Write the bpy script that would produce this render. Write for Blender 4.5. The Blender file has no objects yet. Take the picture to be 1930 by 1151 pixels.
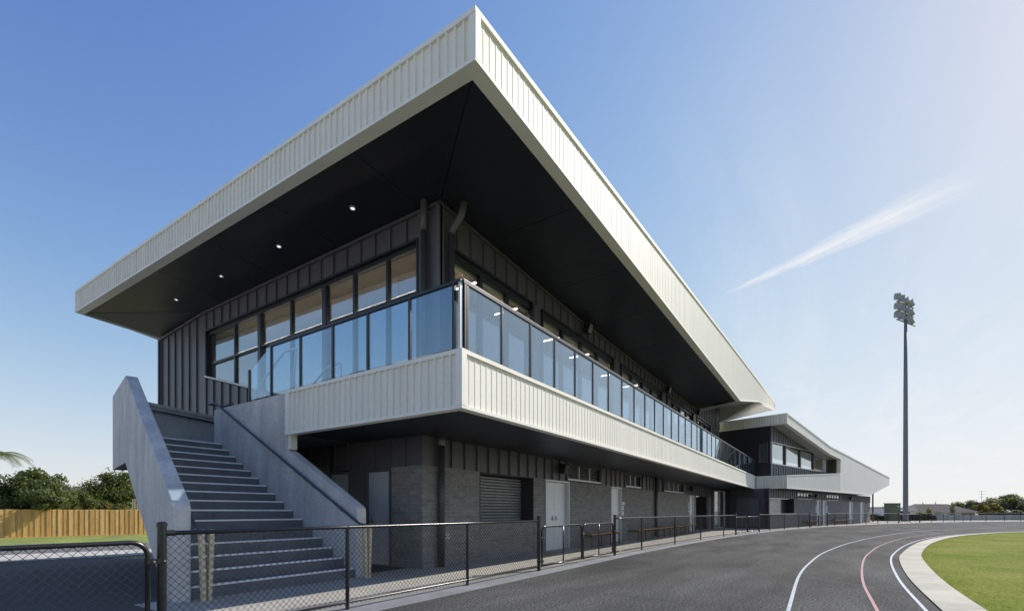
import bpy, bmesh, math, random
from mathutils import Vector, Matrix
random.seed(7)
R = math.radians
scene = bpy.context.scene
COL = scene.collection

# ------------------------------------------------------------------ camera, sky, sun, exposure
CAM_H = 1.25
cam = bpy.data.cameras.new('camera'); camo = bpy.data.objects.new('camera', cam); COL.objects.link(camo)
YAW = math.atan2(0.5566, 0.8308)
camo.location = (0, 0, CAM_H); camo.rotation_euler = (R(90), 0, YAW - R(90))
cam.sensor_fit = 'HORIZONTAL'; cam.sensor_width = 36; cam.lens = 912 * 36 / 1930
cam.shift_x = 0.0; cam.shift_y = (963 - 575.5) / 1930
cam.clip_start = 0.05; cam.clip_end = 9000
scene.camera = camo

SUN = Vector((1.20, -0.57, 1.0)).normalized()
SUN_EL = math.asin(SUN.z); SUN_ROT = math.atan2(SUN.x, SUN.y)
sl = bpy.data.lights.new('sun', 'SUN'); sl.energy = 2.4; sl.angle = R(0.53); sl.color = (1.0, 0.95, 0.87)
so = bpy.data.objects.new('sun', sl); COL.objects.link(so); so.location = (30, -20, 40)
so.rotation_euler = (-SUN).to_track_quat('-Z', 'Y').to_euler()

scene.view_settings.view_transform = 'Standard'; scene.view_settings.look = 'None'
scene.view_settings.exposure = 1.2; scene.view_settings.gamma = 1.0; scene.view_settings.use_curve_mapping = False

world = bpy.data.worlds.new('World'); scene.world = world; world.use_nodes = True
def build_world():
    nt = world.node_tree; N = nt.nodes; L = nt.links
    for n in list(N): N.remove(n)
    out = N.new('ShaderNodeOutputWorld'); bg = N.new('ShaderNodeBackground'); bg.inputs['Strength'].default_value = 0.15
    sky = N.new('ShaderNodeTexSky'); sky.sky_type = 'NISHITA'; sky.sun_disc = False
    sky.sun_elevation = SUN_EL; sky.sun_rotation = SUN_ROT
    sky.altitude = 30; sky.air_density = 1.0; sky.dust_density = 0.25; sky.ozone_density = 1.8
    tc = N.new('ShaderNodeTexCoord'); sep = N.new('ShaderNodeSeparateXYZ'); L.new(tc.outputs['Generated'], sep.inputs[0])
    def M(op, a, b=None, c=None, clamp=False):
        n = N.new('ShaderNodeMath'); n.operation = op; n.use_clamp = clamp
        for i, v in enumerate((a, b, c)):
            if v is None: continue
            if isinstance(v, (int, float)): n.inputs[i].default_value = v
            else: L.new(v, n.inputs[i])
        return n.outputs[0]
    zc = M('MAXIMUM', sep.outputs[2], 0.02)
    px = M('DIVIDE', sep.outputs[0], zc); py = M('DIVIDE', sep.outputs[1], zc)
    cmb = N.new('ShaderNodeCombineXYZ'); L.new(px, cmb.inputs[0]); L.new(py, cmb.inputs[1])
    # one long wisp of cirrus, laid out on a flat cloud layer (layer height = 1)
    def lay(r, d): return Vector((0.5566 * r + 0.8308 * d, -0.8308 * r + 0.5566 * d))
    A = lay(1.01, 2.20); B = lay(1.395, 1.455); T = (B - A).normalized(); LN = (B - A).length; Nn = Vector((-T.y, T.x))
    s = M('ADD', M('MULTIPLY', M('SUBTRACT', px, A.x), T.x), M('MULTIPLY', M('SUBTRACT', py, A.y), T.y))
    q = M('ADD', M('MULTIPLY', M('SUBTRACT', px, A.x), Nn.x), M('MULTIPLY', M('SUBTRACT', py, A.y), Nn.y))
    def noise(scale, detail, rough, vec=None, dist=0.0):
        n = N.new('ShaderNodeTexNoise'); n.inputs['Scale'].default_value = scale; n.inputs['Detail'].default_value = detail
        n.inputs['Roughness'].default_value = rough; n.inputs['Distortion'].default_value = dist
        L.new(vec if vec else cmb.outputs[0], n.inputs['Vector']); return n.outputs[0]
    cs = N.new('ShaderNodeCombineXYZ'); L.new(M('MULTIPLY', s, 2.2), cs.inputs[0]); L.new(M('MULTIPLY', q, 22.0), cs.inputs[1])
    n1 = noise(1.9, 8, 0.68, cs.outputs[0], 0.7); n2 = noise(6.0, 6, 0.6)
    qq = M('ADD', q, M('MULTIPLY', M('SUBTRACT', n2, 0.5), 0.085))
    prog = M('DIVIDE', s, LN)
    wid = M('ADD', 0.026, M('MULTIPLY', M('MAXIMUM', prog, 0.0), 0.10))
    core = M('SUBTRACT', 1.0, M('DIVIDE', M('ABSOLUTE', qq), wid), clamp=True)
    fade = M('MULTIPLY', M('MULTIPLY', M('ADD', prog, 0.1), 4.0, clamp=True), M('MULTIPLY', M('SUBTRACT', 1.06, prog), 3.0, clamp=True), clamp=True)
    wisp = M('MULTIPLY', M('MULTIPLY', M('POWER', core, 0.7), fade), M('SUBTRACT', M('MULTIPLY', n1, 2.4), 0.35), clamp=True)
    # thin high cirrus everywhere, strongest low in the sky
    mp = N.new('ShaderNodeMapping'); L.new(cmb.outputs[0], mp.inputs[0]); mp.inputs['Rotation'].default_value = (0, 0, math.atan2(T.y, T.x) * -1 + 0.25)
    mp.inputs['Scale'].default_value = (0.45, 2.2, 1)
    c1 = noise(1.1, 8, 0.62, mp.outputs[0], 0.6)
    cir = M('MULTIPLY', M('SUBTRACT', c1, 0.48), 3.0, clamp=True)
    cir = M('MULTIPLY', cir, M('SUBTRACT', 1.0, M('MULTIPLY', sep.outputs[2], 1.35), clamp=True))
    bank = N.new('ShaderNodeVectorMath'); bank.operation = 'DOT_PRODUCT'; L.new(tc.outputs['Generated'], bank.inputs[0]); bank.inputs[1].default_value = (0.93, -0.15, 0.33)
    cir = M('MULTIPLY', cir, M('MULTIPLY', M('SUBTRACT', bank.outputs['Value'], 0.80), 7.0, clamp=True))   # the bank of cirrus lies to the east, around the floodlight
    tot = M('MAXIMUM', M('MULTIPLY', wisp, 0.8), M('MULTIPLY', cir, 0.6), clamp=True)
    mix = N.new('ShaderNodeMix'); mix.data_type = 'RGBA'
    # hazy air: the whole dome rolls off softly towards a pale maximum
    sc = N.new('ShaderNodeSeparateColor'); L.new(sky.outputs[0], sc.inputs[0]); cc = N.new('ShaderNodeCombineColor'); D = 0.15 * 2 ** scene.view_settings.exposure
    for i, (mx_, n_, k_) in enumerate(((0.92, 1.85, 2.33), (0.945, 1.85, 2.56), (0.98, 1.65, 2.2))):
        v = M('POWER', sc.outputs[i], n_); L.new(M('MULTIPLY', M('DIVIDE', v, M('ADD', v, k_ ** n_)), mx_ / D), cc.inputs[i])
    L.new(tot, mix.inputs['Factor']); L.new(cc.outputs[0], mix.inputs['A']); mix.inputs['B'].default_value = (0.93 / D, 0.93 / D, 0.94 / D, 1)
    L.new(mix.outputs['Result'], bg.inputs[0]); L.new(bg.outputs[0], out.inputs[0])
build_world()

# ------------------------------------------------------------------ materials
MATS = {}
def mat(name, col, rough=0.6, metal=0.0, var=0.0, vscale=3.0, fine=0.0, fscale=60.0, bump=0.0, bscale=80.0, bdist=0.01, spec=0.5, stretch=None, col2=None, coat=0.0):
    m = bpy.data.materials.new(name); m.use_nodes = True; nt = m.node_tree; N = nt.nodes; L = nt.links
    b = N['Principled BSDF']; b.inputs['Roughness'].default_value = rough; b.inputs['Metallic'].default_value = metal
    b.inputs['Specular IOR Level'].default_value = spec; b.inputs['Coat Weight'].default_value = coat
    b.inputs['Base Color'].default_value = (*col, 1)
    geo = N.new('ShaderNodeNewGeometry'); vec = geo.outputs['Position']
    if stretch:
        mp = N.new('ShaderNodeMapping'); mp.inputs['Scale'].default_value = stretch; L.new(vec, mp.inputs[0]); vec2 = mp.outputs[0]
    else: vec2 = vec
    cur = None
    def mixc(fac, a, bcol):
        mx = N.new('ShaderNodeMix'); mx.data_type = 'RGBA'; L.new(fac, mx.inputs['Factor'])
        if isinstance(a, tuple): mx.inputs['A'].default_value = (*a, 1)
        else: L.new(a, mx.inputs['A'])
        mx.inputs['B'].default_value = (*bcol, 1); return mx.outputs['Result']
    if var > 0:
        n = N.new('ShaderNodeTexNoise'); n.inputs['Scale'].default_value = vscale; n.inputs['Detail'].default_value = 6; n.inputs['Roughness'].default_value = 0.62
        L.new(vec2, n.inputs['Vector'])
        r = N.new('ShaderNodeMapRange'); r.inputs[1].default_value = 0.32; r.inputs[2].default_value = 0.70; L.new(n.outputs[0], r.inputs[0])
        dark = tuple(max(0, c * (1 - var)) for c in col); lite = col2 if col2 else tuple(min(1, c * (1 + var)) for c in col)
        cur = mixc(r.outputs[0], dark, lite)
    if fine > 0:
        n = N.new('ShaderNodeTexNoise'); n.inputs['Scale'].default_value = fscale; n.inputs['Detail'].default_value = 3
        L.new(vec, n.inputs['Vector'])
        hs = N.new('ShaderNodeHueSaturation'); L.new(cur, hs.inputs['Color']) if cur else setattr(hs.inputs['Color'], 'default_value', (*col, 1))
        r = N.new('ShaderNodeMapRange'); r.inputs[1].default_value = 0.3; r.inputs[2].default_value = 0.7; r.inputs[3].default_value = 1 - fine; r.inputs[4].default_value = 1 + fine
        L.new(n.outputs[0], r.inputs[0]); L.new(r.outputs[0], hs.inputs['Value']); cur = hs.outputs[0]
    if cur: L.new(cur, b.inputs['Base Color'])
    if bump > 0:
        n = N.new('ShaderNodeTexNoise'); n.inputs['Scale'].default_value = bscale; n.inputs['Detail'].default_value = 4; L.new(vec2, n.inputs['Vector'])
        bp = N.new('ShaderNodeBump'); bp.inputs['Strength'].default_value = bump; bp.inputs['Distance'].default_value = bdist
        L.new(n.outputs[0], bp.inputs['Height']); L.new(bp.outputs[0], b.inputs['Normal'])
    MATS[name] = m; return m

mat('cream', (0.82, 0.785, 0.70), 0.6, var=0.05, vscale=1.0, fine=0.02, fscale=14, bump=0.03, bscale=6, bdist=0.02, spec=0.2, stretch=(2.5, 2.5, 0.25))
mat('cream_trim', (0.84, 0.81, 0.73), 0.55, var=0.03, vscale=2, spec=0.25)
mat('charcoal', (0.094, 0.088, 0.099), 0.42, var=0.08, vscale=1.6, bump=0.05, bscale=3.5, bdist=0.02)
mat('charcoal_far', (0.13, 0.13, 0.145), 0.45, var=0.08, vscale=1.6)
mat('seam', (0.030, 0.028, 0.031), 0.5)
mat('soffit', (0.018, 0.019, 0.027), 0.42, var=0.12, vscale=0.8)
mat('soffit_far', (0.42, 0.41, 0.40), 0.5, var=0.06, vscale=0.8)  # paler grey holds the ground bounce light on the rising far soffit
mat('frame', (0.020, 0.021, 0.026), 0.35, var=0.05, vscale=5)
mat('frame_lite', (0.55, 0.56, 0.58), 0.35, metal=0.3)
mat('brick', (0.225, 0.215, 0.205), 0.85, var=0.12, vscale=5, fine=0.34, fscale=120, bump=0.5, bscale=160, bdist=0.004)
mat('brick_b', (0.25, 0.24, 0.228), 0.85, var=0.12, vscale=5, fine=0.36, fscale=120, bump=0.5, bscale=160, bdist=0.004)
mat('brick_c', (0.20, 0.191, 0.184), 0.85, var=0.12, vscale=5, fine=0.34, fscale=120, bump=0.5, bscale=160, bdist=0.004)
mat('mortar', (0.32, 0.31, 0.295), 0.9, var=0.2, vscale=8, fine=0.2, fscale=150)
mat('concrete', (0.60, 0.565, 0.53), 0.72, var=0.20, vscale=1.5, fine=0.09, fscale=18, bump=0.10, bscale=20, stretch=(1.5, 1.5, 0.55), spec=0.3)
mat('concrete_b', (0.46, 0.47, 0.465), 0.68, var=0.22, vscale=1.8, fine=0.06, fscale=35, bump=0.08, bscale=30)
mat('step', (0.135, 0.143, 0.160), 0.55, var=0.15, vscale=2.2, fine=0.08, fscale=80)
mat('nosing', (0.82, 0.84, 0.86), 0.4, metal=0.1, var=0.1, vscale=6)
mat('steel', (0.10, 0.105, 0.125), 0.3, metal=0.6)
mat('galv', (0.50, 0.51, 0.53), 0.4, metal=0.75, var=0.12, vscale=9)
mat('pipe_dark', (0.055, 0.053, 0.056), 0.4)
mat('white_door', (0.78, 0.79, 0.80), 0.4, var=0.03, vscale=2)
mat('grey_door', (0.45, 0.46, 0.51), 0.45, var=0.04, vscale=2)
mat('shutter', (0.50, 0.50, 0.505), 0.35, metal=0.35, var=0.06, vscale=3)
mat('black_steel', (0.012, 0.012, 0.013), 0.28, var=0.1, vscale=20, spec=0.6)
mat('wire', (0.022, 0.022, 0.024), 0.22, spec=1.0)
mat('asphalt_track', (0.076, 0.075, 0.073), 0.92, var=0.42, vscale=0.9, stretch=(0.25, 0.9, 1), fine=0.95, fscale=34, bump=0.6, bscale=110, bdist=0.006, spec=0.12)
mat('asphalt_dark', (0.042, 0.043, 0.046), 0.85, var=0.15, vscale=0.5, fine=0.4, fscale=80, bump=0.5, bscale=90, bdist=0.005)
mat('asphalt_road', (0.14, 0.138, 0.134), 0.9, var=0.1, vscale=0.6, fine=0.25, fscale=40)
mat('aggregate', (0.40, 0.375, 0.325), 0.85, var=0.12, vscale=1.2, fine=0.6, fscale=130, bump=0.5, bscale=140, bdist=0.005)
mat('kerb', (0.40, 0.37, 0.31), 0.8, var=0.18, vscale=0.9, fine=0.12, fscale=50, bump=0.2, bscale=60, bdist=0.004)
mat('edging', (0.20, 0.205, 0.22), 0.8, var=0.22, vscale=1.5, fine=0.2, fscale=60, bump=0.2, bscale=60, bdist=0.004)
mat('bounce_ground', (0.44, 0.42, 0.375), 0.85, var=0.1, vscale=0.5)  # pale colour for the unseen ground that bounces light onto shaded faces
mat('footpath', (0.48, 0.45, 0.40), 0.85, var=0.1, vscale=0.8)
mat('line_white', (0.42, 0.46, 0.51), 0.7, var=0.14, vscale=3, fine=0.25, fscale=70)
mat('line_pink', (0.38, 0.18, 0.20), 0.7, var=0.14, vscale=3, fine=0.25, fscale=70)
mat('joint', (0.17, 0.17, 0.17), 0.9)
mat('turf', (0.165, 0.235, 0.014), 0.9, var=0.22, vscale=0.42, fine=0.45, fscale=28, bump=0.9, bscale=50, bdist=0.03, col2=(0.25, 0.245, 0.055), spec=0.05)
mat('blade', (0.16, 0.235, 0.022), 0.7, var=0.35, vscale=1.4, col2=(0.25, 0.26, 0.065), spec=0.05)
mat('ground', (0.22, 0.21, 0.12), 0.95, var=0.3, vscale=0.05)
mat('verge', (0.20, 0.235, 0.05), 0.9, var=0.3, vscale=0.7, fine=0.3, fscale=20)
mat('timber', (0.66, 0.40, 0.135), 0.7, var=0.22, vscale=2.2, stretch=(6, 6, 0.6), fine=0.12, fscale=20)
mat('timber_b', (0.55, 0.325, 0.11), 0.7, var=0.22, vscale=2.2, stretch=(6, 6, 0.6), fine=0.12, fscale=20)
mat('timber_c', (0.70, 0.45, 0.18), 0.7, var=0.22, vscale=2.2, stretch=(6, 6, 0.6), fine=0.12, fscale=20)
mat('bench_timber', (0.50, 0.26, 0.09), 0.5, var=0.2, vscale=4)
mat('stake', (0.62, 0.52, 0.36), 0.7, var=0.12, vscale=6)
mat('leaf_dark', (0.105, 0.150, 0.028), 0.5, var=0.45, vscale=1.2, col2=(0.10, 0.125, 0.030))
mat('leaf_mid', (0.150, 0.195, 0.034), 0.55, var=0.4, vscale=1.0, col2=(0.115, 0.145, 0.035))
mat('leaf_yellow', (0.19, 0.17, 0.04), 0.55, var=0.4, vscale=1.5, col2=(0.24, 0.20, 0.03))
mat('leaf_hazed', (0.145, 0.165, 0.10), 0.6, var=0.35, vscale=0.8)  # distant haze put into the leaf colour: paler and greyer
mat('leaf_palm', (0.12, 0.14, 0.035), 0.5, var=0.35, vscale=2)
mat('leaf_purple', (0.075, 0.045, 0.05), 0.6, var=0.3, vscale=1)
mat('bark', (0.10, 0.075, 0.05), 0.9, var=0.3, vscale=6)
mat('pole', (0.19, 0.19, 0.20), 0.5, metal=0.3, var=0.1, vscale=1.5)
mat('flood', (0.36, 0.36, 0.31), 0.5, var=0.1, vscale=6)
mat('roof_tile', (0.20, 0.17, 0.15), 0.85, var=0.35, vscale=1.5, fine=0.3, fscale=8)
mat('house_wall', (0.45, 0.40, 0.35), 0.85, var=0.1, vscale=1)
mat('green_box', (0.10, 0.12, 0.065), 0.5, var=0.08, vscale=2)
mat('conc_wall', (0.36, 0.35, 0.33), 0.85, var=0.25, vscale=1.1, stretch=(1, 1, 0.3))
mat('dark_hedge', (0.030, 0.034, 0.022), 0.8, var=0.4, vscale=2)
mat('white_sign', (0.75, 0.75, 0.74), 0.5)
mat('red_paint', (0.45, 0.03, 0.03), 0.3)
mat('white_paint', (0.7, 0.7, 0.7), 0.3)
mat('rubber', (0.015, 0.015, 0.015), 0.7)
mat('chrome', (0.75, 0.75, 0.77), 0.18, metal=1.0)
mat('tower_grey', (0.40, 0.42, 0.45), 0.7)
mat('ceiling_tan', (0.50, 0.43, 0.36), 0.8, var=0.06, vscale=1)
mat('room_wall', (0.55, 0.52, 0.47), 0.8)
mat('room_floor', (0.30, 0.25, 0.20), 0.5)
mat('blind', (0.70, 0.70, 0.64), 0.8)
mat('pole_brown', (0.14, 0.075, 0.045), 0.8)
def emit(name, col, s):
    m = bpy.data.materials.new(name); m.use_nodes = True; b = m.node_tree.nodes['Principled BSDF']
    b.inputs['Base Color'].default_value = (*col, 1); b.inputs['Emission Color'].default_value = (*col, 1); b.inputs['Emission Strength'].default_value = s
    MATS[name] = m
def leafy(name, k=.45):
    m = MATS[name]; nt = m.node_tree; b = nt.nodes['Principled BSDF']; out = nt.nodes['Material Output']; tl = nt.nodes.new('ShaderNodeBsdfTranslucent'); mx = nt.nodes.new('ShaderNodeMixShader'); mx.inputs[0].default_value = k
    src = b.inputs['Base Color'].links[0].from_socket; hs = nt.nodes.new('ShaderNodeHueSaturation'); hs.inputs['Value'].default_value = 1.7; hs.inputs['Hue'].default_value = .485; nt.links.new(src, hs.inputs['Color']); nt.links.new(hs.outputs[0], tl.inputs[0])
    nt.links.new(b.outputs[0], mx.inputs[1]); nt.links.new(tl.outputs[0], mx.inputs[2]); nt.links.new(mx.outputs[0], out.inputs[0])
for q in ('leaf_dark', 'leaf_mid', 'leaf_yellow', 'leaf_hazed', 'leaf_palm', 'blade'): leafy(q)
emit('lamp_warm', (1.0, 0.82, 0.60), 7.0); emit('lamp_white', (1.0, 0.95, 0.88), 0.8)
def glass(name, tint, refl, base, rtint=(1, 1, 1), wob=0.0):
    """thin pane: transparent sheet with a mirror layer whose weight follows Fresnel plus a coating"""
    m = bpy.data.materials.new(name); m.use_nodes = True; nt = m.node_tree; N = nt.nodes; L = nt.links
    for n in list(N): N.remove(n)
    out = N.new('ShaderNodeOutputMaterial'); tr = N.new('ShaderNodeBsdfTransparent'); tr.inputs[0].default_value = (*tint, 1)
    gl = N.new('ShaderNodeBsdfGlossy'); gl.inputs['Roughness'].default_value = 0.015; gl.inputs[0].default_value = (*rtint, 1)
    fr = N.new('ShaderNodeLayerWeight'); fr.inputs[0].default_value = 0.5; pw = N.new('ShaderNodeMath'); pw.operation = 'POWER'; pw.inputs[1].default_value = 4.0; L.new(fr.outputs['Facing'], pw.inputs[0])
    mm = N.new('ShaderNodeMath'); mm.operation = 'MULTIPLY_ADD'; mm.use_clamp = True; mm.inputs[1].default_value = refl; mm.inputs[2].default_value = base
    L.new(pw.outputs[0], mm.inputs[0]); mx = N.new('ShaderNodeMixShader'); L.new(mm.outputs[0], mx.inputs[0])
    if wob:
        geo = N.new('ShaderNodeNewGeometry'); n = N.new('ShaderNodeTexNoise'); n.inputs['Scale'].default_value = 0.9
        L.new(geo.outputs['Position'], n.inputs['Vector']); bp = N.new('ShaderNodeBump'); bp.inputs['Strength'].default_value = wob; bp.inputs['Distance'].default_value = 0.02
        L.new(n.outputs[0], bp.inputs['Height']); L.new(bp.outputs[0], gl.inputs['Normal'])
    L.new(tr.outputs[0], mx.inputs[1]); L.new(gl.outputs[0], mx.inputs[2]); L.new(mx.outputs[0], out.inputs[0]); MATS[name] = m
glass('glass_window', (0.80, 0.81, 0.80), 0.7, 0.27, (0.88, 0.95, 1.0), 0.0)
glass('glass_rail', (0.75, 0.88, 0.985), 0.9, 0.18, (0.84, 0.94, 1.0), 0.0)
glass('glass_clear', (0.93, 0.93, 0.92), 0.7, 0.10, (0.9, 0.96, 1.0), 0.0)

# ------------------------------------------------------------------ mesh helpers
class MB:
    """collects faces; build() links them as ONE mesh object"""
    def __init__(s): s.v = []; s.f = []
    def poly(s, pts):
        i = len(s.v); s.v += [tuple(p) for p in pts]; s.f.append(tuple(range(i, i + len(pts)))); return s
    def hexa(s, a, b):
        """a: 4 points of one face, b: 4 matching points of the opposite face"""
        i = len(s.v); s.v += [tuple(p) for p in a] + [tuple(p) for p in b]
        for q in ((3, 2, 1, 0), (4, 5, 6, 7), (0, 1, 5, 4), (1, 2, 6, 5), (2, 3, 7, 6), (3, 0, 4, 7)): s.f.append(tuple(i + k for k in q))
        return s
    def box(s, x0, x1, y0, y1, z0, z1):
        return s.hexa([(x0, y0, z0), (x1, y0, z0), (x1, y1, z0), (x0, y1, z0)], [(x0, y0, z1), (x1, y0, z1), (x1, y1, z1), (x0, y1, z1)])
    def prism(s, a, off):
        n = len(a); i = len(s.v); off = Vector(off); s.v += [tuple(p) for p in a] + [tuple(Vector(p) + off) for p in a]
        s.f.append(tuple(i + k for k in reversed(range(n)))); s.f.append(tuple(i + n + k for k in range(n)))
        for k in range(n):
            j = (k + 1) % n; s.f.append((i + k, i + j, i + n + j, i + n + k))
        return s
    def tube(s, path, r, n=8, cap=True):
        P = [Vector(p) for p in path]; rr = r if isinstance(r, (list, tuple)) else [r] * len(P); rings = []; last = None
        for k, p in enumerate(P):
            d = (P[min(k + 1, len(P) - 1)] - P[max(k - 1, 0)]).normalized()
            if last is None:
                u = d.cross(Vector((0, 0, 1)))
                if u.length < 1e-3: u = d.cross(Vector((1, 0, 0)))
            else: u = last - d * last.dot(d)
            u.normalize(); last = u; w = d.cross(u); i = len(s.v)
            for j in range(n):
                a = 2 * math.pi * j / n; s.v.append(tuple(p + (u * math.cos(a) + w * math.sin(a)) * rr[k]))
            rings.append(i)
        for a, b in zip(rings, rings[1:]):
            for j in range(n): s.f.append((a + j, a + (j + 1) % n, b + (j + 1) % n, b + j))
        if cap: s.f.append(tuple(rings[0] + j for j in reversed(range(n)))); s.f.append(tuple(rings[-1] + j for j in range(n)))
        return s
    def build(s, name, m, parent=None, org=None, smooth=False, kind=None, bevel=0.0):
        o = org if org is not None else origin_of(parent)
        me = bpy.data.meshes.new(name); me.from_pydata([(x - o[0], y - o[1], z - o[2]) for x, y, z in s.v], [], s.f); me.update()
        if smooth: me.polygons.foreach_set('use_smooth', [True] * len(me.polygons))
        ob = bpy.data.objects.new(name, me); COL.objects.link(ob); me.materials.append(MATS[m])
        if parent: ob.parent = parent
        else: ob.location = o
        if kind: ob['kind'] = kind
        if bevel:
            md = ob.modifiers.new('edge', 'BEVEL'); md.width = bevel; md.segments = 2; md.limit_method = 'ANGLE'
        return ob
def origin_of(o):
    p = Vector((0, 0, 0))
    while o: p = p + o.location; o = o.parent
    return p
def tag(o, label=None, cat=None, group=None, kind=None):
    if label: o['label'] = label
    if cat: o['category'] = cat
    if group: o['group'] = group
    if kind: o['kind'] = kind
    return o
def thing(name, loc, label, cat, group=None):
    o = bpy.data.objects.new(name, None); COL.objects.link(o); o.location = loc; o.empty_display_size = 0.2
    return tag(o, label, cat, group)
def part(name, parent, m='frame'):
    """a part whose own mesh is given later is still a mesh object: used for groups of sub-parts"""
    return None
class Fr:
    """vertical facade frame: P(u, d, z) = origin + dir*u + outward*d"""
    def __init__(s, o, d, n): s.o = Vector(o); s.d = Vector(d); s.n = Vector(n)
    def P(s, u, d, z):
        q = s.o + s.d * u + s.n * d; return (q.x, q.y, z)
    def box(s, mb, u0, u1, d0, d1, z0, z1, z0b=None, z1b=None):
        z0b = z0 if z0b is None else z0b; z1b = z1 if z1b is None else z1b
        return mb.hexa([s.P(u0, d0, z0), s.P(u1, d0, z0b), s.P(u1, d1, z0b), s.P(u0, d1, z0)], [s.P(u0, d0, z1), s.P(u1, d0, z1b), s.P(u1, d1, z1b), s.P(u0, d1, z1)])

def ribbed(F, u0, u1, zl, zh, pitch, parent, name, m, indiv, rib=0.0065):
    """profiled sheet cladding: one piece per pan where indiv(u) holds, the rest joined"""
    n = max(1, round(abs(u1 - u0) / pitch)); p = (u1 - u0) / n; rest = MB()
    for k in range(n):
        a = u0 + k * p; b = a + p
        mb = MB() if indiv(a) else rest
        cols = [(a, 0.0), (a + p * 0.66, 0.0), (a + p * 0.70, rib), (a + p * 0.90, rib), (a + p * 0.95, 0.0), (b, 0.0)]
        i = len(mb.v)
        for (u, d) in cols: mb.v += [F.P(u, d, zl(u)), F.P(u, d, zh(u))]
        for j in range(len(cols) - 1): mb.f.append((i + 2 * j, i + 2 * j + 2, i + 2 * j + 3, i + 2 * j + 1))
        if mb is not rest: mb.build(name, m, parent)
    if rest.f: rest.build(name + '_run', m, parent, kind='stuff')

def pans(F, edges, zl, zh, parent, m, seam_d=0.045, seam_w=0.022, name='cladding_pan'):
    """standing seam pans between the given edges, each a piece with its seam"""
    for a, b in zip(edges, edges[1:]):
        mb = MB(); F.box(mb, a + 0.003, b - 0.003, -0.03, 0.0, zl(a), zh(a), zl(b), zh(b))
        F.box(mb, b - seam_w - 0.003, b - 0.004, 0.001, seam_d, zl(b), zh(b))
        mb.build(name, m, parent)

def lin(pts):
    def f(x):
        if x <= pts[0][0]: (a, b), (c, d) = pts[0], pts[1]
        elif x >= pts[-1][0]: (a, b), (c, d) = pts[-2], pts[-1]
        else:
            for (a, b), (c, d) in zip(pts, pts[1:]):
                if a <= x <= c: break
        return b + (d - b) * (x - a) / (c - a)
    return f
def const(z): return lambda u: z

# ------------------------------------------------------------------ ground
def gz(x, y):
    t = min(1.0, max(0.0, (y - 11) / 16.0)); t = t * t * (3 - 2 * t); z = -0.74 * t
    t2 = min(1.0, max(0.0, (y - 37) / 10.0)); return z + 0.25 * t2
def sheet(name, m, xs, ys, off, label=None, fn=gz):
    mb = MB(); nx, ny = len(xs), len(ys)
    for y in ys:
        for x in xs: mb.v.append((x, y, fn(x, y) + off))
    for j in range(ny - 1):
        for i in range(nx - 1): a = j * nx + i; mb.f.append((a, a + 1, a + nx + 1, a + nx))
    o = mb.build(name, m, kind='structure', org=(0, 0, 0))
    if label: o['label'] = label
    return o
def span(a, b, n): return [a + (b - a) * i / n for i in range(n + 1)]
sheet('ground', 'ground', [-3000, -800, -200, -60] + span(-30, 130, 16) + [300, 900, 3500], [-3500, -900, -200, -60, -20, 0, 8] + span(11, 27, 8) + [30, 37, 40, 43, 47, 60, 150, 600, 3000], -0.02)

sheet('bounce_ground', 'bounce_ground', [-90, -30, -4], [-60, -20, 5, 11] + span(13, 27, 7) + [60], 0.0)  # unseen pale sheet behind the camera, added as bounce fill
def smooth_path(pts, sub=6):
    """Catmull-Rom through the points"""
    P = [Vector(p) for p in pts]; out = []
    for i in range(len(P) - 1):
        p0 = P[max(i - 1, 0)]; p1 = P[i]; p2 = P[i + 1]; p3 = P[min(i + 2, len(P) - 1)]
        for k in range(sub):
            t = k / sub
            out.append(0.5 * ((2 * p1) + (p2 - p0) * t + (2 * p0 - 5 * p1 + 4 * p2 - p3) * t * t + (3 * p1 - p0 - 3 * p2 + p3) * t ** 3))
    out.append(P[-1]); return out
FENCE = [(-4, 5.14), (-1, 5.14), (0, 5.14), (1.9, 5.14), (2.3, 5.14), (3, 5.14), (5, 5.145), (8.71, 5.16), (12.98, 5.20), (15.18, 5.18), (18.57, 5.06), (22.01, 4.88), (25.7, 4.62), (27.89, 4.42), (30.12, 4.16), (32.36, 3.84), (34.62, 3.50), (37.78, 2.95), (40.98, 2.28), (43.67, 1.70), (45.87, 1.18), (47.87, 0.62), (49.56, 0.10), (52.07, -0.75), (56.72, -2.35), (59.32, -3.4), (61.4, -4.3), (63.8, -5.35), (66.4, -6.5), (68.8, -7.6), (71.3, -8.9), (73.6, -10.2), (75.8, -11.5), (77.4, -12.5), (78.7, -13.4), (81.3, -15.2), (84.2, -17.4), (86.8, -19.4), (92, -24), (97, -30), (101, -38)]
FP = smooth_path(FENCE)
def offset(path, d):
    out = []
    for i, p in enumerate(path):
        t = (path[min(i + 1, len(path) - 1)] - path[max(i - 1, 0)]).normalized(); out.append(p + Vector((t.y, -t.x)) * d)   # +d = towards the track
    return out
def strip(name, m, a, b, z, kind='structure', parent=None, zb=None):
    mb = MB(); n = min(len(a), len(b)); zb = z if zb is None else zb
    for p, q in zip(a, b): mb.v += [(p.x, p.y, z), (q.x, q.y, zb)]
    for i in range(n - 1): mb.f.append((2 * i, 2 * i + 1, 2 * i + 3, 2 * i + 2))
    return mb.build(name, m, parent, kind=kind, org=(0, 0, 0))
ed = offset(FP, -0.10); ed2 = offset(FP, 0.365)
mb = MB()
for i in range(len(ed) - 1):
    a, b, c, d = ed[i], ed[i + 1], ed2[i + 1], ed2[i]
    mb.hexa([(a.x, a.y, -0.05), (d.x, d.y, -0.05), (c.x, c.y, -0.05), (b.x, b.y, -0.05)], [(a.x, a.y, 0.012), (d.x, d.y, 0.006), (c.x, c.y, 0.006), (b.x, b.y, 0.012)])
mb.build('edging_strip', 'edging', kind='structure', org=(0, 0, 0))
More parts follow.
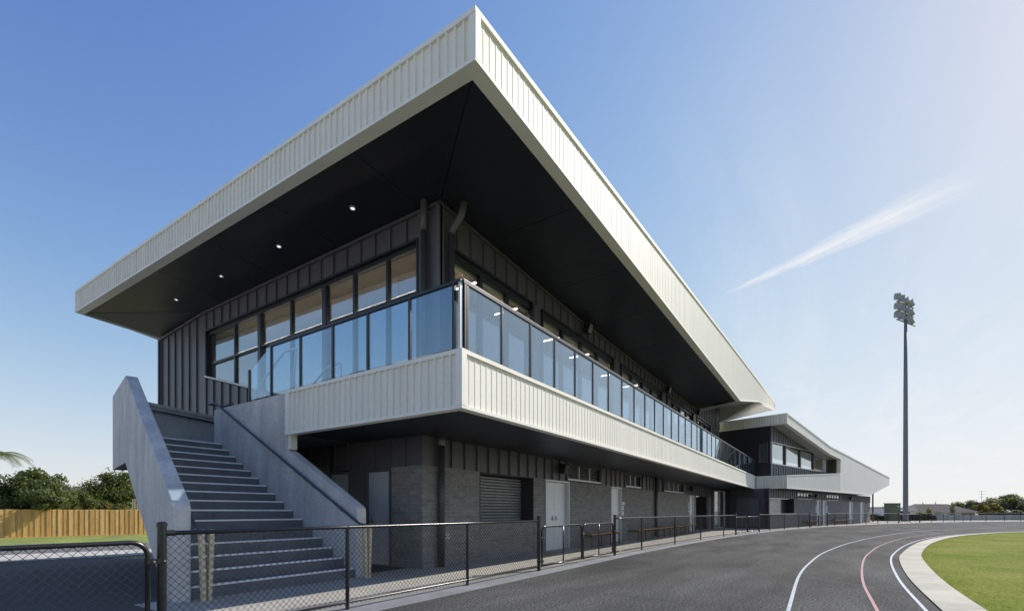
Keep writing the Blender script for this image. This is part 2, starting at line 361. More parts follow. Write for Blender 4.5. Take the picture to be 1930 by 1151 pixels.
pa = [fp_ for fp_ in zip(FP, offset(FP, -0.098)) if fp_[0].x > 2.55]
pb = [q + Vector((0, 2.55 if p.x < 29 else 7.0)) for p, q in pa]
strip('spectator_path', 'aggregate', pb, [q for p, q in pa], 0.008)
sheet('car_park', 'asphalt_dark', [-3, 0, 2, 2.6], [5.22, 8, 11] + span(13, 27, 7), 0.004)
sheet('car_park', 'asphalt_dark', [2.6, 5, 7.6], [7.62, 9.5, 11] + span(13, 27, 7), 0.004)
def far_strip(name, m, ya, yb, off):
    xs = [-40, -20, -10, 0, 5, 10, 20, 40]; mb = MB()
    for x in xs:
        for y in (ya, (ya + yb) / 2, yb): yy = y - 0.25 * (x - 5); mb.v.append((x, yy, gz(x, yy) + off))
    for i in range(len(xs) - 1):
        for j in range(2): a = i * 3 + j; mb.f.append((a, a + 3, a + 4, a + 1))
    return mb.build(name, m, kind='structure', org=(0, 0, 0))
far_strip('kerb_channel', 'kerb', 26.9, 27.6, 0.02)
far_strip('footpath', 'footpath', 27.6, 31.2, 0.03)
far_strip('road', 'asphalt_road', 31.4, 38.0, 0.006)
far_strip('grass_verge', 'verge', 38.0, 50.0, 0.02)

OW = smooth_path([(-20, -0.2), (-8, 0.05), (2, 0.35), (6.96, 0.5), (11.2, 0.6), (14.5, 0.5), (17.06, 0.34), (19.97, 0.02), (23.13, -0.42), (27.99, -1.3), (32.7, -2.4), (38.23, -3.95), (42.9, -5.7), (47.7, -8.2), (52.6, -11.9), (56, -15.5), (59, -20), (61, -26)])
PK = smooth_path([(-20, -0.9), (-8, -0.7), (2, -0.52), (7.59, -0.43), (10.92, -0.4), (15.26, -0.58), (18.33, -0.86), (22.54, -1.4), (28.28, -2.48), (33.0, -3.78), (38, -5.6), (42, -7.5), (47, -10.8), (50, -13.6), (53, -17.5), (55, -22)])
IW = smooth_path([(-20, -1.3), (-8, -1.12), (2, -0.98), (7.93, -0.94), (11.47, -0.96), (15.64, -1.16), (18.77, -1.5), (23.06, -2.16), (28.1, -3.2), (32.6, -4.48), (37.2, -6.3), (41, -8.2), (45, -11), (48, -14), (50.5, -18), (52, -22)])
KO = smooth_path([(-20, -1.45), (-8, -1.28), (2, -1.14), (8.03, -1.1), (11.77, -1.13), (15.76, -1.34), (18.4, -1.63), (23.2, -2.38), (27.8, -3.34), (32.3, -4.65), (36.5, -6.4), (40, -8.2), (44, -11.1), (47, -14.2), (49.3, -18), (51, -23)])
KI = offset(KO, 0.0)
KI = smooth_path([(-20, -2.0), (-8, -1.78), (2, -1.6), (8.32, -1.54), (11.53, -1.58), (15.4, -1.79), (18.5, -2.09), (23.3, -2.85), (27.9, -3.85), (32.4, -5.15), (36.5, -6.85), (40, -8.75), (43.5, -11.4), (46.3, -14.5), (48.5, -18.2), (50, -23)])
def mark(name, m, path, w, z):
    return strip(name, m, offset(path, -w / 2), offset(path, w / 2), z)
mark('track_line', 'line_white', OW, 0.046, 0.0045); mark('track_line', 'line_pink', PK, 0.040, 0.0045); mark('track_line', 'line_white', IW, 0.042, 0.0045)
mb = MB()
for i in range(len(KO) - 1):
    a, b, c, d = KO[i], KO[i + 1], KI[i + 1], KI[i]
    mb.hexa([(a.x, a.y, -0.05), (d.x, d.y, -0.05), (c.x, c.y, -0.05), (b.x, b.y, -0.05)], [(a.x, a.y, 0.012), (d.x, d.y, 0.03), (c.x, c.y, 0.03), (b.x, b.y, 0.012)])
KERB = mb.build('infield_kerb', 'joint', kind='structure', org=(0, 0, 0))
for i in range(0, len(KO) - 3, 3):
    ko, ki = KO[i:i + 4], KI[i:i + 4]; mb = MB(); t0 = (ko[1] - ko[0]).normalized() * .006; t1 = (ko[3] - ko[2]).normalized() * .006
    ko = [ko[0] + t0, ko[1], ko[2], ko[3] - t1]; ki = [ki[0] + t0, ki[1], ki[2], ki[3] - t1]
    for a, b, c, d in zip(ko, ko[1:], ki[1:], ki): mb.hexa([(a.x, a.y, -0.02), (d.x, d.y, -0.02), (c.x, c.y, -0.02), (b.x, b.y, -0.02)], [(a.x, a.y, 0.018), (d.x, d.y, 0.036), (c.x, c.y, 0.036), (b.x, b.y, 0.018)])
    mb.build('kerb_slab', 'kerb', KERB, org=(0, 0, 0))
a_ = offset(FP, 0.36); b_ = [p for p in offset(KO, 0.12) if p.x > -4]
MB().poly([(p.x, p.y, 0.0) for p in a_] + [(p.x, p.y, 0.0) for p in reversed(b_)]).build('running_track', 'asphalt_track', kind='structure', org=(0, 0, 0))
strip('infield', 'turf', KI, offset(KI, 45), 0.018)
# grass blades near the kerb
mb = MB(); KIN = offset(KI, 0.0)
for i in range(9000):
    k = random.uniform(17, len(KI) - 12); j = int(k); f = k - j; p = KI[j].lerp(KI[j + 1], f); t = (KI[j + 1] - KI[j]).normalized()
    w = random.random() ** 2 * 0.35 - 0.02; q = p + Vector((t.y, -t.x)) * w
    if q.x < 5: continue
    h = random.uniform(0.008, 0.02); a = random.uniform(0, 6.28); dx, dy = math.cos(a) * 0.004, math.sin(a) * 0.004
    lx, ly = random.uniform(-.025, .025), random.uniform(-.025, .025)
    mb.poly([(q.x - dx, q.y - dy, 0.016), (q.x + dx, q.y + dy, 0.016), (q.x + lx, q.y + ly, 0.016 + h)])
tag(mb.build('infield_grass', 'blade', kind='stuff', org=(0, 0, 0)), 'short mown green grass of the infield beside the pale concrete kerb', 'grass')
# joint across the track
def seg_strip(name, m, a, b, w, z):
    a = Vector(a); b = Vector(b); t = (b - a).normalized(); n = Vector((t.y, -t.x)) * w / 2
    return MB().poly([(*(a - n), z), (*(a + n), z), (*(b + n), z), (*(b - n), z)]).build(name, m, kind='structure', org=(0, 0, 0))
seg_strip('pavement_joint', 'joint', (10.9, 0.62), (9.4, -1.08), 0.012, 0.0035)
MATS['seam_dark'] = MATS['asphalt_dark']
for q in (2.05, 3.6): mark('pavement_joint', 'seam_dark', offset([p_ for p_ in FP], q), 0.022, 0.0032)
seg_strip('pavement_joint', 'seam_dark', (16.2, 4.75), (15.3, 0.5), 0.02, 0.0034); seg_strip('pavement_joint', 'seam_dark', (7.1, 4.72), (6.7, 0.55), 0.015, 0.0034)

# ------------------------------------------------------------------ main pavilion
F_us = Fr((7.61, 0), (0, 1), (-1, 0)); F_ul = Fr((0, 6.94), (1, 0), (0, -1)); F_gl = Fr((0, 7.43), (1, 0), (0, -1))
F_bs = Fr((5.93, 0), (0, 1), (-1, 0)); F_bl = Fr((0, 4.94), (1, 0), (0, -1)); F_rs = Fr((5.565, 0), (0, 1), (-1, 0)); F_rl = Fr((0, 4.375), (1, 0), (0, -1))
PAV = thing('pavilion', (7.61, 7.43, 0), 'two-storey dark pavilion with huge cream ribbed roof canopy and glazed balcony', 'building')

# roof: fascia heights
ZS_lo = lin([(4.33, 7.78), (22.0, 8.16)]); ZS_hi = lin([(4.33, 8.56), (22.0, 8.92)])
XK, XK2, XT = 28.87, 36.53, 46.8
ZL_lo = lin([(5.52, 7.78), (17.8, 7.50), (XK, 7.26), (XK2, 8.64), (XT, 9.94)]); ZL_hi = lin([(5.52, 8.56), (25.2, 9.52), (XT, 10.52)])
mb = MB()   # roof deck: top sheet and rear faces
top = [(5.57, 4.38, 8.50), (XT, 4.38, 10.46), (40.2, 8.0, 9.9), (40.0, 21.6, 9.4), (12, 22, 8.86), (5.52, 22, 8.86)]
mb.poly(top)
mb.poly([(5.52, 22, 8.16), (5.52, 22, 8.86), (12, 22, 8.86), (12, 22, 7.7)]); mb.poly([(12, 22, 7.7), (12, 22, 8.86), (40.0, 21.6, 9.4), (40.0, 21.6, 7.5)])
mb.poly([(XT, 4.33, 9.94), (39.6, 7.46, 8.0), (40.2, 8.0, 9.9), (XT, 4.33, 10.46)]); mb.poly([(39.6, 7.46, 8.0), (40, 21.6, 7.5), (40, 21.6, 9.4), (40.2, 8, 9.9)])
ROOF = mb.build('roof', 'cream', PAV)
ribbed(F_rs, 4.44, 21.95, lambda u: ZS_lo(u) + 0.04, lambda u: ZS_hi(u) - 0.06, 0.166, ROOF, 'cladding_sheet', 'cream', lambda u: True, rib=.036)
ribbed(F_rl, 5.64, XT - .02, lambda u: ZL_lo(u) + 0.04, lambda u: ZL_hi(u) - 0.06, 0.160, ROOF, 'cladding_sheet', 'cream', lambda u: u < 26)
def cap_run(F, us, z0, z1, d0, d1, name, m, parent):
    mb = MB()
    for a, b in zip(us, us[1:]): F.box(mb, a, b, d0, d1, z0(a), z1(a), z0(b), z1(b))
    return mb.build(name, m, parent)
cap_run(F_rs, [4.36, 22.0], lambda u: ZS_hi(u) - 0.08, ZS_hi, -0.25, 0.045, 'roof_capping', 'cream_trim', ROOF)
cap_run(F_rl, [5.513, 25.2, XT], lambda u: ZL_hi(u) - 0.08, lambda u: ZL_hi(u) + .002, -0.25, 0.045, 'roof_capping', 'cream_trim', ROOF)
cap_run(F_rs, [4.36, 22.0], ZS_lo, lambda u: ZS_lo(u) + 0.055, -0.20, 0.040, 'eave_trim', 'cream_trim', ROOF)
cap_run(F_rl, [5.517, 17.8, XK, XK2, XT], lambda u: ZL_lo(u) - .002, lambda u: ZL_lo(u) + 0.055, -0.20, 0.040, 'eave_trim', 'cream_trim', ROOF)
mb = MB(); mb.box(5.521, 5.645, 4.331, 4.465, 7.82, 8.50); mb.build('corner_trim', 'cream_trim', ROOF)
mb = MB(); mb.box(5.522, 5.61, 21.9, 22.02, 8.20, 8.86); mb.build('corner_trim', 'cream_trim', ROOF)

# soffit: panels between outer edge and wall line, each its own piece
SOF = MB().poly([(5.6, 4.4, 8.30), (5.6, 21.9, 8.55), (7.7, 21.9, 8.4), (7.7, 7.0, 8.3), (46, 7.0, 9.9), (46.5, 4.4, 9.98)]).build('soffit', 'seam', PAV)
WT = lin([(6.94, 7.75), (17.29, 7.80), (20.72, 7.58), (22.0, 7.50)])      # wall top along the short side
WL = lin([(7.61, 7.75), (14.1, 7.47), (XK + 1.2, 7.28), (36.84, 8.60)])   # wall top along the long side
g = 0.007
ys = [4.55, 7.4, 10.2, 13.0, 15.9, 18.8, 21.85]
def sof_quad(a, b, c, d, m='soffit'):
    MB().prism([a, b, c, d], (0, 0, 0.02)).build('soffit_panel', m, SOF)
xo, xi = 5.70, 7.62
cor_o = (xo, 4.52, 7.80); cor_i = (7.64, 6.96, 7.76)
for a, b in zip(ys, ys[1:]):
    if a < 5:
        MB().prism([(xo, 4.52 + g, ZS_lo(4.5) + .02), (xo, b - g, ZS_lo(b) + .02), (7.64, b - g, WT(b) + .01), (7.64, 6.96 + g, WT(6.96) + .01)], (0, 0, .02)).build('soffit_panel', 'soffit', SOF)
    elif b < 16:
        sof_quad((xo, a + g, ZS_lo(a) + .02), (xo, b - g, ZS_lo(b) + .02), (7.64, b - g, WT(b) + .01), (7.64, a + g, WT(a) + .01))
MB().prism([(xo, 15.9 + g, ZS_lo(15.9) + .02), (xo, 21.8, ZS_lo(21.8) + .02), (7.64, 17.29, WT(17.29) + .01), (7.64, 15.9 + g, WT(15.9) + .01)], (0, 0, .02)).build('soffit_panel', 'soffit', SOF)
MB().prism([(xo + .02, 21.83, ZS_lo(21.8) + .012), (8.1, 21.83, 7.86), (7.9, 20.70, 7.60), (7.64, 17.32, WT(17.3) + .004)], (0, 0, .02)).build('soffit_panel', 'soffit', SOF)
xs = [5.70, 9.3, 12.2, 15.1, 18.0, 20.9, 23.8, 26.5, XK]
for a, b in zip(xs, xs[1:]):
    if a < 6: q = [(5.70 + .006, 4.52, ZL_lo(5.7) + .02), (b - g, 4.52, ZL_lo(b) + .02), (b - g, 6.96, WL(b) + .01), (7.65, 6.955, WL(7.6) + .01)]
    else: q = [(a + g, 4.52, ZL_lo(a) + .02), (b - g, 4.52, ZL_lo(b) + .02), (b - g, 6.96, WL(b) + .01), (a + g, 6.96, WL(a) + .01)]
    MB().prism(q, (0, 0, .02)).build('soffit_panel', 'soffit', SOF)
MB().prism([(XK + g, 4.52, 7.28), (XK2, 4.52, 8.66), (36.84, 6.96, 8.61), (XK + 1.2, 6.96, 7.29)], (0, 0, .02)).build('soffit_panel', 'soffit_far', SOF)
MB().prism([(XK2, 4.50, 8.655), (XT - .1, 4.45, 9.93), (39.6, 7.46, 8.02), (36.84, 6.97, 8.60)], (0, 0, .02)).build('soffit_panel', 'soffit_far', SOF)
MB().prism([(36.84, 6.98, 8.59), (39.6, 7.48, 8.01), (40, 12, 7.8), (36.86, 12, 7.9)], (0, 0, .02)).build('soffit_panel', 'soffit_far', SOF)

# ---- upper floor, short side (X = 7.61)
FLOOR = 3.80
sill = lambda y: max(FLOOR + 0.06, 5.65 - (17.11 - y) * 0.272)
WH = 7.10
mb = MB()     # wall core behind the cladding, with the window openings left free
mb.box(7.645, 7.80, 17.25, 20.72, 0.0, 7.56); mb.box(7.645, 7.80, 7.51, 17.25, 7.16, 7.70); mb.box(7.645, 7.80, 10.7, 20.72, 0, 3.7)
mb.hexa([(7.645, 10.7, 3.7), (7.645, 17.25, 3.7), (7.80, 17.25, 3.7), (7.80, 10.7, 3.7)], [(7.645, 10.7, sill(10.7) - .05), (7.645, 17.25, sill(17.1) - .05), (7.8, 17.25, sill(17.1) - .05), (7.8, 10.7, sill(10.7) - .05)])
mb.box(7.645, 7.80, 6.975, 7.49, 2.9, 7.70)
mb.box(7.805, 36.84, 6.975, 7.10, 7.05, 7.26); mb.box(36.6, 36.84, 7.1, 20.7, 2.9, 7.7); mb.box(7.805, 36.6, 20.5, 20.72, 0, 7.5)
UW = mb.build('upper_wall', 'charcoal', PAV)
ed_s = [7.51 + .005] + [7.9 + .515 * k for k in range(19)] + [17.27 + .545 * k for k in range(1, 7)] + [20.72]
ed_s = [e for e in ed_s if e <= 20.73]
ab = [e for e in ed_s if e <= 17.3]; ab[-1] = 17.15
pans(F_us, ab, const(WH + 0.06), lambda y: WT(y) - 0.03, UW, 'charcoal')
pans(F_us, [17.155] + [e for e in ed_s if e > 17.3], const(2.3), lambda y: WT(y) - 0.03, UW, 'charcoal')
bel = [11.0, 11.45] + [e for e in ed_s if 11.9 < e <= 17.3]; bel[-1] = 17.15
pans(F_us, bel, const(2.4), lambda y: sill(y) - 0.06, UW, 'charcoal')
mb = MB(); F_us.box(mb, 6.9, 17.29, 0.0, 0.06, WT(6.94) - .07, WT(6.94), WT(17.29) - .07, WT(17.29)); F_us.box(mb, 17.29, 20.74, 0, 0.06, WT(17.29) - .07, WT(17.29), WT(20.72) - .07, WT(20.72)); mb.build('wall_capping', 'charcoal', UW)
mb = MB(); F_us.box(mb, 20.68, 20.76, -.02, 0.07, 2.2, 7.56); mb.build('end_trim', 'charcoal', UW)
mb = MB(); F_us.box(mb, 7.40, 7.52, -.02, .05, 3.8, 7.70); mb.box(7.56, 7.66, 6.90, 6.99, 3.8, 7.70); mb.box(7.6, 7.72, 6.9, 6.97, 3.8, 7.7); F_us.box(mb, 6.93, 7.40, -.03, 0.0, 3.8, 7.70); mb.build('corner_post', 'charcoal', UW)

def window_s():
    mull = [16.86, 15.43, 13.98, 12.42, 10.9, 9.76, 8.58, 7.56]; thick = {2, 4}; tz = 6.05
    mb = MB()
    F_us.box(mb, 7.50, 17.13, -0.10, 0.075, WH, WH + 0.055)
    F_us.box(mb, 17.07, 17.13, -0.10, 0.075, sill(17.1) - .04, WH + .0)
    F_us.box(mb, 7.50, 7.545, -0.10, 0.075, FLOOR, WH)
    F_us.box(mb, 7.545, 17.07, -0.14, -0.02, WH - 0.10, WH - .001)
    F_us.box(mb, 16.86, 17.07, -0.14, -0.07, sill(17) , WH - .1)
    a = 17.07
    for b in [13.98, 10.9, 7.546]:
        F_us.box(mb, b, a, -0.14, 0.06, sill(b) - .05, sill(b) + .005, sill(a) - .05, sill(a) + .005); a = b
    W = mb.build('window', 'frame', UW)
    for k, y in enumerate(mull[1:-1], 1):
        w = 0.075 if k in thick else 0.035
        mb = MB(); F_us.box(mb, y - w, y + w, -0.13, -0.03 if k not in thick else 0.0, sill(y), WH - .1); mb.build('mullion', 'frame', W)
    for k, (a, b) in enumerate(zip(mull, mull[1:])):
        wa = (0.075 if k in thick else 0.035); wb = (0.075 if k + 1 in thick else 0.035)
        mb = MB(); F_us.box(mb, b + wb, a - wa, -0.13, -0.025, tz - .03, tz + .03); mb.build('transom', 'frame', W)
        mb = MB(); F_us.box(mb, b + wb, a - wa, -0.095, -0.085, tz + .03, WH - .1); mb.build('pane', 'glass_window', W)
        mb = MB(); F_us.box(mb, b + wb, a - wa, -0.095, -0.085, sill(b), tz - .03, sill(a), tz - .03); mb.build('pane', 'glass_window', W)
window_s()
mb = MB(); F_us.box(mb, 13.98, 17.10, 0.0, 0.10, sill(13.98) - .02, sill(13.98) + .02, sill(17.1) - .02, sill(17.1) + .02); mb.build('sill_flashing', 'galv', UW)

# ---- upper floor, long side (Y = 6.94)
ed_l = [7.70] + [8.18 + .482 * k for k in range(60)]; ed_l = [e for e in ed_l if e < 36.6] + [36.8]
HEADL = 6.92
pans(F_ul, ed_l, const(HEADL + 0.05), lambda x: WL(x) - 0.03, UW, 'charcoal')
mb = MB()
for a, b in [(7.55, 14.1), (14.1, XK + 1.2), (XK + 1.2, 36.84)]: F_ul.box(mb, a, b, 0.0, 0.06, WL(a) - .06, WL(a), WL(b) - .06, WL(b))
mb.build('wall_capping', 'charcoal', UW)
groups = [(7.95, 11.35, 3), (11.85, 17.15, 4), (17.9, 23.2, 4), (24.0, 29.3, 4), (30.2, 34.0, 3)]
pr = 7.70
for (a, b, n) in groups:
    mb = MB(); F_ul.box(mb, pr, a - .02, -0.10, -0.004, FLOOR, HEADL + .05); mb.build('wall_pier', 'charcoal', UW); pr = b + .02
    mb = MB()
    F_ul.box(mb, a, b, -0.10, 0.06, HEADL - .0, HEADL + .05); F_ul.box(mb, a, b, -.12, -.02, HEADL - .14, HEADL - .001)
    F_ul.box(mb, a - .02, a + .03, -0.10, 0.06, FLOOR, HEADL); F_ul.box(mb, b - .06, b + .02, -0.10, 0.06, FLOOR, HEADL)
    W = mb.build('window', 'frame', UW); p = (b - a - .09) / n
    for k in range(n):
        u = a + .03 + p * k
        if k: m2 = MB(); F_ul.box(m2, u - .05, u + .05, -.12, -.01, FLOOR, HEADL - .14); m2.build('mullion', 'frame', W)
        m2 = MB(); F_ul.box(m2, u + .05, u + p - .05, -.085, -.075, FLOOR, HEADL - .14); m2.build('pane', 'glass_clear', W)
mb = MB(); F_ul.box(mb, pr, 36.8, -0.10, -0.004, FLOOR, HEADL + .05); mb.build('wall_pier', 'charcoal', UW)
ed_e = [34.3 + .36 * k for k in range(8)]
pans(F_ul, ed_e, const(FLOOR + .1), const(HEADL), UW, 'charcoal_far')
# interior of the upper room
mb = MB(); mb.box(7.82, 36.5, 7.14, 20.4, 3.70, 3.82); RM = mb.build('room_floor', 'room_floor', PAV)
mb = MB(); mb.box(7.82, 36.5, 7.14, 20.4, 7.14, 7.2); mb.build('room_ceiling', 'ceiling_tan', PAV)
mb = MB(); mb.box(9.6, 36.5, 14.8, 14.9, 3.82, 7.14); mb.build('room_partition', 'room_wall', PAV)
mb = MB(); mb.box(7.99, 11.3, 7.11, 7.13, 6.70, 6.90); mb.box(11.9, 17.1, 7.11, 7.13, 6.70, 6.90); mb.box(17.95, 23.1, 7.11, 7.13, 6.70, 6.9); mb.box(24.05, 29.2, 7.11, 7.13, 6.70, 6.9); mb.build('blind_or_backing', 'blind', PAV)

# downpipes
def pipe(path, r, parent, name='downpipe', m='pipe_dark'):
    return MB().tube(path, r, 12).build(name, m, parent, smooth=True)
d1 = pipe([(7.50, 7.28, 3.8), (7.50, 7.28, 7.22)], 0.07, PAV); MB().tube([(7.50, 7.28, 7.20), (7.50, 7.28, 7.45), (7.42, 7.20, 7.80)], 0.073, 12).build('elbow', 'charcoal', d1, smooth=True)
d2 = pipe([(7.86, 6.82, 3.8), (7.86, 6.82, 7.18)], 0.07, PAV); MB().tube([(7.86, 6.82, 7.16), (7.86, 6.80, 7.24), (7.90, 6.58, 7.50), (7.92, 6.52, 7.78)], 0.073, 12).build('elbow', 'charcoal', d2, smooth=True)
d3 = pipe([(8.11, 7.33, 0.02), (8.11, 7.33, 2.90)], 0.075, PAV); MB().tube([(8.11, 7.33, 2.72), (8.11, 7.33, 2.90)], 0.085, 12).build('pipe_collar', 'pole', d3, smooth=True)
d4 = pipe([(23.65, 7.33, 0.02), (23.65, 7.33, 2.90)], 0.075, PAV)
for z in (0.6, 1.9):
    MB().box(8.02, 8.20, 7.40, 7.43, z, z + .04).build('pipe_clip', 'galv', d3); MB().box(23.56, 23.74, 7.40, 7.43, z, z + .04).build('pipe_clip', 'galv', d4)

# ---- balcony
BZ0, BZ1, BXE = 2.88, 3.83, 39.6
mb = MB(); mb.box(5.97, 39.9, 4.98, 7.60, 2.93, 3.78); mb.box(5.97, 7.61, 7.60, 9.75, 2.93, 3.78)
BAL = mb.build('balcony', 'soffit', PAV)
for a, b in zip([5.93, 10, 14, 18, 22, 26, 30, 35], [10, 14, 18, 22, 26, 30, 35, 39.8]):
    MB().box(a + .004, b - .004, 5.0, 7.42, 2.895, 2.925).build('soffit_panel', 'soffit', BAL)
MB().box(5.99, 7.60, 7.43, 9.70, 2.895, 2.925).build('soffit_panel', 'soffit', BAL)
ribbed(F_bs, 5.02, 9.70, const(2.91), const(3.78), 0.166, BAL, 'cladding_sheet', 'cream', lambda u: True, rib=.036)
ribbed(F_bl, 6.01, 40.9, const(2.91), const(3.78), 0.155, BAL, 'cladding_sheet', 'cream', lambda u: u < 24)
mb = MB(); F_bs.box(mb, 4.895, 9.78, -0.12, 0.04, 3.76, 3.83); mb.box(6.05, 41.0, 4.90, 5.06, 3.76, 3.829); mb.build('parapet_capping', 'cream_trim', BAL)
mb = MB(); F_bs.box(mb, 4.895, 9.78, -0.12, 0.04, 2.88, 2.93); mb.box(6.05, 41.0, 4.90, 5.06, 2.879, 2.93); mb.build('eave_trim', 'cream_trim', BAL)
MB().box(5.886, 6.01, 4.891, 5.02, 2.925, 3.765).build('corner_trim', 'cream_trim', BAL); mb = MB(); F_bs.box(mb, 9.68, 9.782, -.05, .043, 2.925, 3.765); mb.build('corner_trim', 'cream_trim', BAL)
# glass balustrade
RZ = 4.93
mb = MB(); mb.box(5.90, 5.96, 4.93, 10.40, RZ - .045, RZ); mb.box(5.961, 39.2, 4.91, 4.97, RZ - .045, RZ + .001)
RAIL = mb.build('balustrade', 'frame', PAV)
MB().box(5.96, 39.2, 4.905, 4.975, RZ + .002, RZ + .012).build('handrail_capping', 'frame_lite', RAIL)
py_ = [5.09, 6.08, 7.16, 8.19, 9.27, 10.37]
for k, y in enumerate(py_):
    MB().box(5.905, 5.955, y - .025, y + .025, 3.80, RZ - .045).build('post', 'frame', RAIL)
    if k: MB().box(5.924, 5.936, py_[k - 1] + .04, y - .04, 3.86, RZ - .06).build('glass_panel', 'glass_rail', RAIL)
MB().prism([(5.924, 10.41, 3.82), (5.924, 11.26, 3.82), (5.924, 11.26, 4.48), (5.924, 10.41, 4.90)], (.012, 0, 0)).build('glass_panel', 'glass_rail', RAIL)
MB().box(5.905, 5.955, 11.26, 11.31, 3.80, 4.52).build('post', 'frame', RAIL)
MB().box(5.905, 5.955, 4.94, 4.985, 3.83, RZ - .045).build('post', 'frame_lite', RAIL)
MB().box(5.986, 6.03, 4.915, 4.965, 3.83, RZ - .045).build('post', 'frame', RAIL)
x = 6.07; xs_ = []
while x < 39.1: xs_.append(x); x += .968
for k, x in enumerate(xs_):
    MB().box(x - .02, x + .02, 4.918, 4.962, 3.80, RZ - .045).build('post', 'frame', RAIL)
    if k: MB().box(xs_[k - 1] + .035, x - .035, 4.934, 4.946, 3.86, RZ - .06).build('glass_panel', 'glass_rail', RAIL)

# ---- ground floor: brick, doors, shutter
BT = 2.25; CRS = 0.09; BL = 0.30
_bm = {}
def brick_mesh(L, w, hgt, ax, m):
    key = (round(L, 3), ax, m)
    if key in _bm: return _bm[key]
    me = bpy.data.meshes.new('brick'); b = 0.004
    sx, sy = (L, w) if ax == 'x' else (w, L)
    def ring(z, i): return [(i, i, z), (sx - i, i, z), (sx - i, sy - i, z), (i, sy - i, z)]
    v = ring(0, b) + ring(b, 0) + ring(hgt - b, 0) + ring(hgt, b); f = []
    for r in range(3):
        for k in range(4): f.append((r * 4 + k, r * 4 + (k + 1) % 4, r * 4 + 4 + (k + 1) % 4, r * 4 + 4 + k))
    f.append((3, 2, 1, 0)); f.append((12, 13, 14, 15)); me.from_pydata(v, [], f); me.materials.append(MATS[m]); _bm[key] = me; return me
def brickwork(parent, ax, a0, a1, fixed, z0, z1, indiv=True, stuff=None, F=None):
    """courses of bricks from a0 to a1; fixed = coordinate of the outer face"""
    n = int(round((z1 - z0) / CRS)); o = origin_of(parent)
    for c in range(n):
        z = z0 + c * CRS; a = a0 - (BL / 2 if c % 2 else 0)
        while a < a1 - .02:
            s = max(a, a0); e = min(a + BL, a1) - 0.012; a += BL
            if e - s < 0.03: continue
            dd = random.uniform(0, .003); m = random.choice(('brick', 'brick', 'brick_b', 'brick_c'))
            if indiv:
                ob = bpy.data.objects.new('brick', brick_mesh(e - s, 0.09, CRS - .011, ax, m)); COL.objects.link(ob); ob.parent = parent
                ob.location = (s - o.x, fixed + dd - o.y, z - o.z) if ax == 'x' else (fixed + dd - o.x, s - o.y, z - o.z)
            else:
                F.box(stuff[m], s, e, -0.09, -dd, z, z + CRS - .011)
mb = MB(); mb.box(7.621, 7.70, 7.81, 8.41, 0, BT - .002); mb.box(7.618, 9.64, 7.439, 7.80, 0, BT)
BW = mb.build('brick_wall', 'mortar', PAV)
brickwork(BW, 'x', 7.61, 9.65, 7.43, 0, BT); brickwork(BW, 'y', 7.53, 8.41, 7.61, 0, BT)
st = {m: MB() for m in ('brick', 'brick_b', 'brick_c')}
core = MB()
runs = [(9.65, 12.22, 0, .94), (12.23, 12.93, 0, BT), (14.55, 18.16, 0, BT), (19.27, 30.55, 0, BT), (31.66, 32.2, 0, BT), (36.1, 36.6, 0, BT)]
for (a, b, z0, z1) in runs:
    brickwork(BW, 'x', a, b, 7.43, z0, z1, False, st, F_gl); F_gl.box(core, a + .003, b - .003, -0.3, -0.009, z0, z1)
for m, q in st.items(): q.build('brick_courses', m, BW, kind='stuff')
core.build('wall_core', 'mortar', BW)
mb = MB(); mb.box(9.66, 12.21, 7.43, 7.44, 0.0, 0.001)
# clad band above the brick
mb = MB(); F_gl.box(mb, 7.64, 36.6, -0.25, -0.04, BT, 2.92); F_us.box(mb, 7.5, 10.7, -0.25, -.04, BT, 2.92)
BAND = mb.build('clad_band', 'seam', PAV)
ed_g = [7.61, 8.08] + [8.56 + .480 * k for k in range(60)]; ed_g = [e for e in ed_g if e < 36.5] + [36.6]
louv = [(14.35, 17.03, 3), (19.63, 21.56, 3), (25.14, 28.99, 4)]
def free(a, b): return not any(a < lb and b > la for la, lb, _ in louv)
for a, b in zip(ed_g, ed_g[1:]):
    if free(a, b): pans(F_gl, [a, b], const(BT + .0), const(2.90), BAND, 'charcoal')
pans(F_us, [7.43 + .50 * k for k in range(7)], const(BT), const(2.90), BAND, 'charcoal')
for (a, b, n) in louv:
    mb = MB(); F_gl.box(mb, a, b, -.20, .045, 2.29, 2.33); F_gl.box(mb, a, b, -.2, .02, 2.80, 2.90); F_gl.box(mb, a, a + .05, -.2, .03, 2.33, 2.80); F_gl.box(mb, b - .05, b, -.2, .03, 2.33, 2.8)
    W = mb.build('louvre_window', 'frame', PAV); p = (b - a - .1) / n
    m2 = MB(); F_gl.box(m2, a, b, .046, .06, 2.285, 2.345); m2.build('sill', 'frame_lite', W)
    for k in range(n):
        u = a + .05 + p * k
        if k: m2 = MB(); F_gl.box(m2, u - .03, u + .03, -.15, .02, 2.33, 2.80); m2.build('mullion', 'frame_lite', W)
        for j in range(4):
            z = 2.34 + .115 * j; m2 = MB()
            m2.hexa([F_gl.P(u + .03, -.02, z), F_gl.P(u + p - .03, -.02, z), F_gl.P(u + p - .03, -.012, z), F_gl.P(u + .03, -.012, z)], [F_gl.P(u + .03, -.09, z + .11), F_gl.P(u + p - .03, -.09, z + .11), F_gl.P(u + p - .03, -.082, z + .11), F_gl.P(u + .03, -.082, z + .11)])
            m2.build('louvre_blade', 'glass_window', W)
